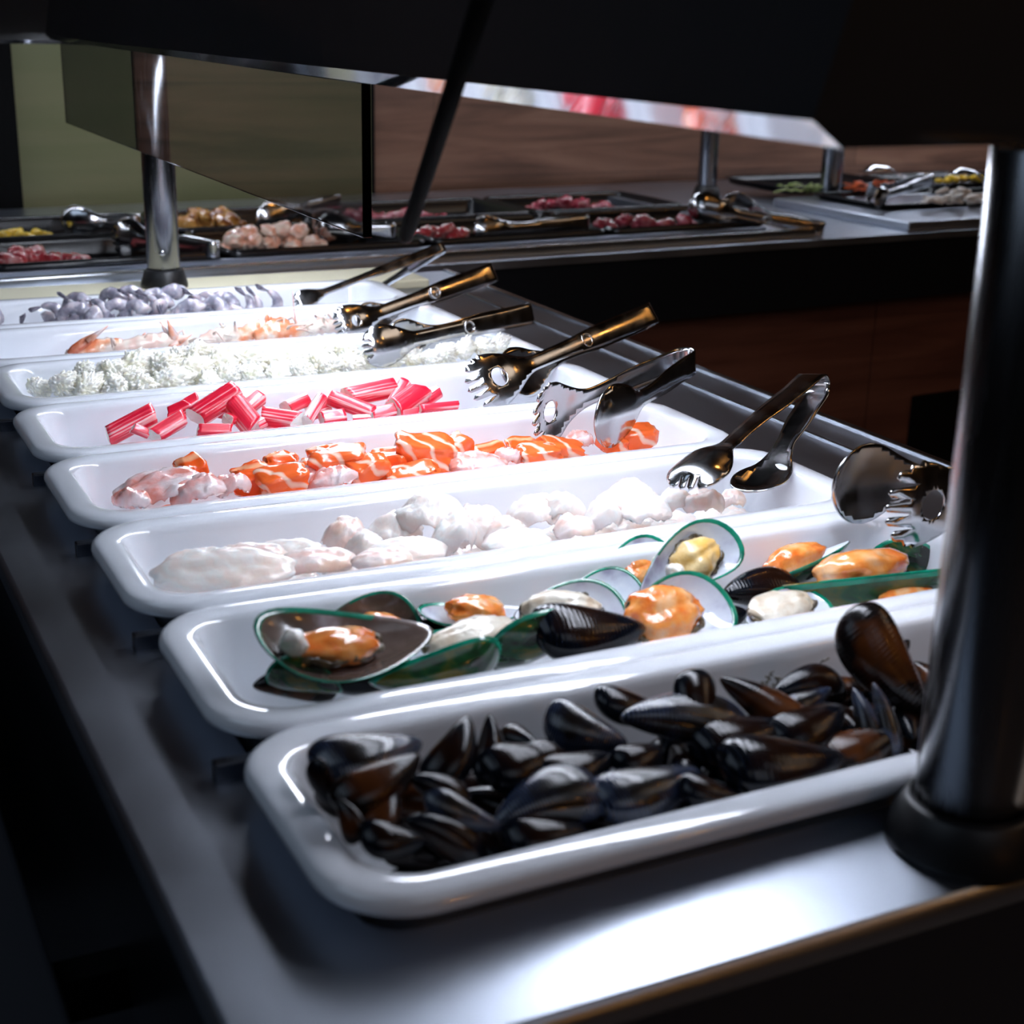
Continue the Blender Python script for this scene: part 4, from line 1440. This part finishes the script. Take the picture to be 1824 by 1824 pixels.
SUR = [  # ax,ay,bx,by,width px,dY a,dY b, roll
    (192, 778, 274, 735, 36, -.01, .0, 0), (272, 776, 326, 745, 30, -.02, -.005, .3), (325, 728, 352, 712, 26, .025, .03, 0), (348, 744, 422, 696, 40, -.005, .005, 0),
    (412, 714, 452, 762, 42, .0, -.02, 0), (438, 728, 464, 708, 28, .01, .025, 0), (352, 766, 412, 766, 22, -.03, -.03, .2), (255, 772, 300, 765, 18, .01, .01, 0),
    (468, 742, 532, 752, 36, .0, -.02, 0), (508, 728, 545, 712, 30, .01, .02, 2.2), (545, 752, 572, 708, 26, -.02, .0, 2.0), (572, 748, 614, 742, 28, -.02, -.02, 0),
    (588, 708, 668, 738, 28, .01, -.02, 0), (618, 708, 702, 690, 34, .01, .02, 0), (698, 722, 722, 682, 24, .0, .02, 0), (702, 732, 746, 700, 42, -.02, .0, 0),
    (744, 722, 776, 700, 30, .0, .015, 2.3), (748, 728, 816, 722, 16, -.02, -.02, 0), (628, 748, 656, 746, 20, -.03, -.03, 2.5), (662, 740, 705, 730, 26, -.02, -.02, .3),
    (405, 748, 425, 742, 24, -.02, .0, 0), (455, 758, 482, 744, 26, -.01, .0, 2.4), (300, 738, 335, 722, 24, .02, .02, 0), (715, 742, 745, 736, 20, -.03, -.03, .2), (392, 730, 440, 740, 30, .02, .02, 0),
    (550, 735, 590, 720, 30, .02, .02, .3), (236, 762, 262, 772, 18, -.03, -.03, .2)]
lst = []
for i, (ax, ay, bx_, by_, w_, da, db, roll) in enumerate(SUR):
    A = P(ax, ay, Y=4 * PT + .085 + da)
    B = P(bx_, by_, Y=4 * PT + .085 + db)
    L = (B - A).length
    wd = msize(A, w_)
    me = surimi_mesh('surimi_stick', L, wd, wd * .85, i)
    mw = basis(A, B, (-.1, -.5, .85))
    mw = Matrix.Translation((A + B) / 2) @ mw.to_3x3().normalized().to_4x4() @ Matrix.Rotation(roll, 4, 'X')
    o = link('surimi_stick', me)
    o.matrix_world = mw
    tag(o, None, 'surimi', 'surimi pieces in the fifth tray')
    lst.append((o, 'white cut piece' if roll > 1 else ('chunky red stick' if w_ > 31 else 'small red piece')))
bpy.context.view_layer.update()
order_labels(lst, 'of surimi')
bottom_layer(14, 4, lambda i, r: surimi_mesh('surimi_stick', .04, .02, .017, i + 50), 'surimi_stick', 'surimi',
             'surimi pieces at the bottom of the fifth tray', 'red surimi stick lying under the visible pieces', x0=.08, x1=.42, z=-.044, seed=8)


# squid (sixth tray): scored pieces curled up like pine cones
def squid_mesh(name, seed):
    bm = bmesh.new()
    bmesh.ops.create_icosphere(bm, subdivisions=5, radius=1)
    off = Vector((seed * 5.3, seed * 2.1, seed * 7.7))
    for v in bm.verts:
        p = v.co.copy()
        big = 1 + 0.22 * noise.noise(p * 1.3 + off)
        q = Vector((p.x * 3.4, p.y * 2.9, p.z * 2.9)) + off + noise.noise_vector(p * 1.5 + off) * 0.4
        d = noise.voronoi(q)[0]
        e = max(0.0, min(1.0, (d[1] - d[0]) / 0.55))
        petal = e ** 0.6 * (1.0 + 0.7 * noise.noise(q * 0.9))
        k = big * (0.74 + 0.34 * petal)
        v.co = Vector((p.x * 0.0225 * k, p.y * 0.0175 * k, p.z * 0.0165 * k)) + Vector((0.004 * petal, 0, 0))
    bmesh.ops.recalc_face_normals(bm, faces=bm.faces[:])
    me = bpy.data.meshes.new(name)
    bm.to_mesh(me)
    bm.free()
    for p in me.polygons:
        p.use_smooth = True
    me.materials.append(M['squid'])
    return me


sq = [squid_mesh('squid_curl', i) for i in range(4)]
SQ = [(68, 690, 44, 0), (115, 686, 56, -.02), (150, 664, 52, .02), (155, 692, 60, -.03), (198, 666, 70, .01), (205, 692, 64, -.03), (245, 650, 66, .02), (252, 688, 60, -.03),
      (290, 655, 70, .01), (305, 682, 70, -.02), (352, 628, 54, .02), (345, 660, 66, .0), (372, 684, 60, -.03), (392, 642, 64, .01), (402, 674, 62, -.02), (440, 645, 64, .01),
      (448, 672, 60, -.025), (482, 650, 60, .01), (495, 670, 56, -.02), (522, 640, 56, .02), (535, 662, 56, -.02), (566, 634, 54, .02), (578, 655, 56, -.02), (612, 630, 54, .01),
      (622, 650, 50, -.02), (655, 640, 46, .0), (790, 630, 46, .0), (826, 622, 46, .0), (862, 618, 44, .0), (888, 614, 40, .01), (765, 638, 40, -.02), (232, 672, 50, .0), (320, 640, 50, .025), (700, 640, 44, 0), (735, 636, 44, .01)]
lst = []
r_ = random.Random(11)
for i, (px, py, s_, dY) in enumerate(SQ):
    c = P(px, py, Y=5 * PT + .085 + dY)
    sc_ = msize(c, s_) / 0.040 * 0.98
    o = place(sq[i % 4], 'squid_curl', c, r_.uniform(-1.3, 1.3), r_.uniform(-.5, .5), r_.uniform(0, 6), 'squid', 'squid pieces in the sixth tray', None, sc_)
    lst.append((o, 'ivory pinecone scored piece'))
bpy.context.view_layer.update()
order_labels(lst, 'of squid')
bottom_layer(16, 5, lambda i, r: sq[i % 4], 'squid_curl', 'squid', 'squid pieces at the bottom of the sixth tray',
             'ivory squid piece lying under the visible squid', x0=.07, x1=.5, z=-.04, seed=9)


# langoustines (seventh tray)
def langoustine(C0, dirv, label, L=0.07, mt='lango', claws=(), fan=None, legs=0, seed=0):
    t = tag(empty('langoustine', C0), label, 'langoustine', 'langoustines in the seventh tray')
    d = Vector(dirv).normalized()
    bm = bmesh.new()
    N = 18
    pts, rad = [], []
    for i in range(N + 1):
        f = i / N
        pts.append(C0 + d * (f - .5) * L + Vector((0, 0, .006 * math.sin(PI * f))))
        rad.append((.0065 + .003 * math.sin(PI * f)) * (1 + .12 * math.sin(f * 7 * 2 * PI)) * (1 if 0 < i < N else .5))
    add_tube(bm, pts, rad, 12, squash=.8)
    cpart(from_bm('body', bm, M[mt]), t)
    for A, B, w_ in claws:
        bm = bmesh.new()
        A, B = Vector(A), Vector(B)
        s_ = (B - A).cross(Vector((0, 0.4, 1))).normalized()
        add_tube(bm, [A, A.lerp(B, .15), A.lerp(B, .4), A.lerp(B, .7), B], [w_ * .5, w_, w_ * 1.05, w_ * .6, w_ * .1], 10, squash=.7)
        A2 = A.lerp(B, .45) + s_ * w_ * 0.9
        B2 = B + s_ * w_ * 1.5
        add_tube(bm, [A2, A2.lerp(B2, .4), B2], [w_ * .55, w_ * .45, w_ * .08], 8, squash=.7)
        cpart(from_bm('claw', bm, M['lango_claw']), t)
    if fan:
        A, B = Vector(fan[0]), Vector(fan[1])
        s_ = (B - A).cross(Vector((0, 1, .2))).normalized()
        for k in range(-2, 3):
            bm = bmesh.new()
            e = B + s_ * k * .006
            add_tube(bm, [A, A.lerp(e, .4), A.lerp(e, .8), e], [.0015, .004, .0045, .0015], 10, squash=.3)
            cpart(from_bm('tail_fin', bm, M['lango']), t)
    r = random.Random(seed)
    for k in range(legs):
        bm = bmesh.new()
        a = C0 + d * r.uniform(-.4, .4) * L
        e1 = a + Vector((r.uniform(-.012, .018), r.uniform(-.02, .01), r.uniform(.006, .020)))
        e2 = e1 + Vector((r.uniform(-.012, .02), r.uniform(-.01, .01), r.uniform(-.014, .004)))
        add_tube(bm, [a, a.lerp(e1, .6) + Vector((0, 0, .003)), e1, e2], [.0019, .0016, .0013, .0006], 7)
        cpart(from_bm('leg', bm, M['lango_pale']), t)
    return t


T7 = 6 * PT + .085
langoustine(P(180, 628, Y=T7), (1, .1, .05), 'langoustine at the left end with one long raised claw', .075, 'lango',
            claws=[(P(122, 630, Y=T7 - .01), P(190, 583, Y=T7), .0055)], legs=2, seed=1)
langoustine(P(275, 618, Y=T7), (1, .1, 0), 'langoustine with an upright grey claw tip, above the squid', .09, 'lango_pale',
            claws=[(P(318, 620, Y=T7), P(298, 570, Y=T7), .006), (P(300, 622, Y=T7 - .01), P(338, 598, Y=T7), .004), (P(240, 615, Y=T7 + .01), P(260, 593, Y=T7 + .01), .003)], legs=3, seed=2)
langoustine(P(395, 607, Y=T7), (1, .1, .1), 'pale grey langoustine shell in the middle of the tray', .06, 'lango_pale', legs=3, seed=3)
langoustine(P(452, 598, Y=T7), (1, 0, .28), 'orange langoustine with its tail fan raised', .085, 'lango',
            fan=(P(478, 588, Y=T7), P(490, 568, Y=T7)), legs=2, seed=4)
lt = langoustine(P(560, 592, Y=T7), (1, 0, .1), 'langoustine with a tangle of thin pale legs and a long feeler', .07, 'lango_pale',
                 claws=[(P(520, 602, Y=T7 - .02), P(505, 585, Y=T7 - .02), .003)], legs=9, seed=5)
bm = bmesh.new()
add_tube(bm, [P(533, 597, Y=T7), P(527, 575, Y=T7 - .005), P(524, 555, Y=T7 - .005), P(521, 518, Y=T7)], [.0007, .0006, .0005, .0003], 6)
cpart(from_bm('feeler', bm, M['lango_claw']), lt)
langoustine(P(500, 598, Y=T7 - .015), (1, 0, .0), 'orange langoustine body between the tail fan and the thin legs', .06, 'lango', legs=4, seed=6)


# shrimps (eighth tray)
def shrimp_bm(seed):
    r = random.Random(seed)
    bm = bmesh.new()
    N = 22
    R_ = .014
    turn = r.uniform(3.2, 4.4)
    pts, rad = [], []
    for i in range(N + 1):
        f = i / N
        a = f * turn
        rr_ = R_ * (1 + .3 * f)
        pts.append((math.cos(a) * rr_, .006 * f, math.sin(a) * rr_))
        rad.append((.0088 * (1 - f) ** .6 + .0022) * (1 + .06 * math.sin(f * 6 * 2 * PI)) * (.5 if i == 0 else 1))
    add_tube(bm, pts, rad, 12)
    return bm, Vector(pts[-1]), turn


protos = []
for i in range(4):
    bm, tip, turn = shrimp_bm(i)
    bmesh.ops.recalc_face_normals(bm, faces=bm.faces[:])
    me = bpy.data.meshes.new('body')
    bm.to_mesh(me)
    bm.free()
    for p in me.polygons:
        p.use_smooth = True
    me.materials.append(M['shrimp'])
    bm = bmesh.new()
    d = Vector((-math.sin(turn), 0, math.cos(turn)))
    for k in (-1, 0, 1):
        e = tip + d * .016 + Vector((0, k * .006, 0)) + Vector((math.cos(turn), 0, math.sin(turn))) * .003
        add_tube(bm, [tip, tip.lerp(e, .5), tip.lerp(e, .85), e], [.0018, .0035, .0035, .0006], 8, squash=.4)
    bmesh.ops.recalc_face_normals(bm, faces=bm.faces[:])
    m2 = bpy.data.meshes.new('tail_fan')
    bm.to_mesh(m2)
    bm.free()
    m2.materials.append(M['shrimp_tail'])
    protos.append((me, m2))
T8 = 7 * PT + .085
SHR = [(8, 574, 0), (88, 566, -.01), (108, 552, .01), (135, 548, .02), (135, 566, -.02), (165, 558, 0), (178, 572, -.03), (200, 540, .02), (210, 560, -.01), (232, 535, .02), (240, 562, -.02),
       (255, 548, 0), (278, 540, .01), (285, 562, -.02), (308, 532, .02), (310, 552, 0), (335, 545, .01), (342, 560, -.02), (365, 545, .01), (380, 556, -.02), (398, 544, .01),
       (422, 546, 0), (440, 544, -.01), (472, 542, 0), (262, 566, -.03), (225, 548, 0)]
lst = []
r_ = random.Random(21)
for i, (px, py, dY) in enumerate(SHR):
    c = P(px, py, Y=T8 + dY)
    c.z -= .003
    t = tag(empty('raw_shrimp'), None, 'shrimp', 'raw shrimps in the eighth tray')
    up = px in (422, 472)
    t.matrix_world = Matrix.Translation(c) @ Euler((r_.uniform(-.5, .5), r_.uniform(0, 6.3) if not up else 2.2, YAW + r_.uniform(-.7, .7)), 'XYZ').to_matrix().to_4x4() @ Matrix.Scale(.9 if not up else 1.0, 4)
    mb, mt_ = protos[i % 4]
    link('body', mb, None, t)
    link('tail_fan', mt_, None, t)
    lst.append((t, 'curled grey shrimp' if not up else 'grey shrimp with its tail sticking up'))
bpy.context.view_layer.update()
order_labels(lst, 'in the farthest tray')
r_ = random.Random(5)
und = []
for i in range(14):
    t = tag(empty('raw_shrimp'), 'grey shrimp lying under the visible shrimps in the farthest tray', 'shrimp', 'raw shrimps at the bottom of the eighth tray')
    t.matrix_world = Matrix.Translation((0.09 + i * .024, T8 + r_.uniform(-.03, .03), -.04)) @ Euler((r_.uniform(-.5, .5) + PI / 2, 0, r_.uniform(0, 6)), 'XYZ').to_matrix().to_4x4()
    link('body', protos[i % 4][0], None, t)
    link('tail_fan', protos[i % 4][1], None, t)
    und.append((t, t['label']))
bpy.context.view_layer.update()
order_labels(und, None)


# ------------------------------------------------------------------ food on the rear counter
def heap(name, cat, m, group, label, cx, cy, w_, h_, Y, n, size, seed, fl=.6, depth=.06, layers=True):
    r = random.Random(seed)
    made = []
    mes = [lump_mesh(name, size, size * .7, size * fl, .2, .35, 1.6, 3, m, seed + i) for i in range(3)]
    for i in range(n):
        f = (i + .5) / n
        px = cx - w_ / 2 + w_ * f + r.uniform(-4, 4)
        hh = h_ * (1 - (2 * f - 1) ** 2) ** .5
        py = cy + h_ / 2 - r.random() * hh
        c = P(px, py, Y=Y + r.uniform(-depth, depth) * .5)
        s_ = r.uniform(.8, 1.25)
        made.append((place(mes[i % 3], name, c, r.uniform(-2, 2), r.uniform(-.4, .4), r.uniform(-.4, .4), cat, group, label, s_), label))
    bpy.context.view_layer.update()
    order_labels(made, None)


heap('beef_slice', 'meat', M['beef_red'], 'beef in the front left black tray', 'red raw beef slice in the front black tray at the left', 75, 460, 150, 18, 1.70, 12, .016, 1)
heap('pepper_piece', 'pepper', M['yellowveg'], 'peppers in the back left black tray', 'yellow pepper piece in the back black tray at the left', 40, 420, 100, 8, 1.90, 7, .013, 2)
heap('chicken_piece', 'meat', M['roast'], 'browned chicken in the back black tray', 'browned marinated chicken piece beside the far support pole', 375, 392, 120, 24, 1.93, 14, .016, 3)
heap('chicken_piece', 'meat', M['chicken'], 'raw chicken in the front black tray', 'raw pink chicken piece in the front black tray', 490, 425, 180, 36, 1.71, 22, .017, 4)
heap('beef_piece', 'meat', M['beef'], 'mixed beef in the back black tray', 'red beef piece behind the shiny round headed tongs', 705, 384, 180, 18, 1.95, 16, .015, 5)
heap('beef_strip', 'meat', M['beef_red'], 'beef strips in the front black tray', 'red beef strip left of the flat lying bright tongs', 785, 414, 95, 16, 1.73, 11, .013, 6)
heap('beef_cube', 'meat', M['beef'], 'beef in the farthest black tray', 'dark red beef cube in the farthest black tray', 1010, 366, 160, 18, 2.02, 15, .014, 7)
heap('beef_cube', 'meat', M['beef'], 'beef in the right front black tray', 'dark red beef cube left of the round spoon tongs', 1155, 396, 180, 20, 1.74, 18, .014, 8)
heap('mushroom_slice', 'mushroom', M['mushroom'], 'mushrooms in the black tray at the right', 'white mushroom slice in the rear black tray at the right', 1710, 346, 120, 28, 1.74, 26, .013, 9, fl=.3)
heap('yellow_piece', 'vegetable', M['yellowveg'], 'yellow vegetables beside the mushrooms', 'yellow vegetable piece behind the white mushrooms', 1740, 320, 150, 10, 2.02, 10, .013, 12, fl=.5)


def strips(name, cat, m, group, label, cx, cy, w_, h_, Y, n, L, rad, seed):
    r = random.Random(seed)
    made = []
    for i in range(n):
        c = P(cx + r.uniform(-.5, .5) * w_, cy + r.uniform(-.5, .5) * h_, Y=Y + r.uniform(-.03, .03))
        bm = bmesh.new()
        a = r.uniform(-.7, .7)
        d = Vector((math.cos(a), math.sin(a) * .6, r.uniform(-.25, .25))) * L / 2
        add_tube(bm, [-d, Vector((0, 0, r.uniform(-.004, .006))), d], [rad * .7, rad, rad * .6], 6)
        o = from_bm(name, bm, m)
        o.location = c
        tag(o, label, cat, group)
        made.append((o, label))
    bpy.context.view_layer.update()
    order_labels(made, None)


strips('lettuce_shred', 'lettuce', M['lettuce'], 'lettuce in the rear black tray', 'green lettuce shred in the tray behind the rear pole', 1435, 336, 92, 12, 2.02, 34, .03, .0022, 3)
strips('carrot_strip', 'carrot', M['carrot'], 'carrots in the rear black tray', 'orange carrot strip in the tray right of the rear pole', 1560, 332, 96, 13, 1.98, 34, .035, .0022, 4)
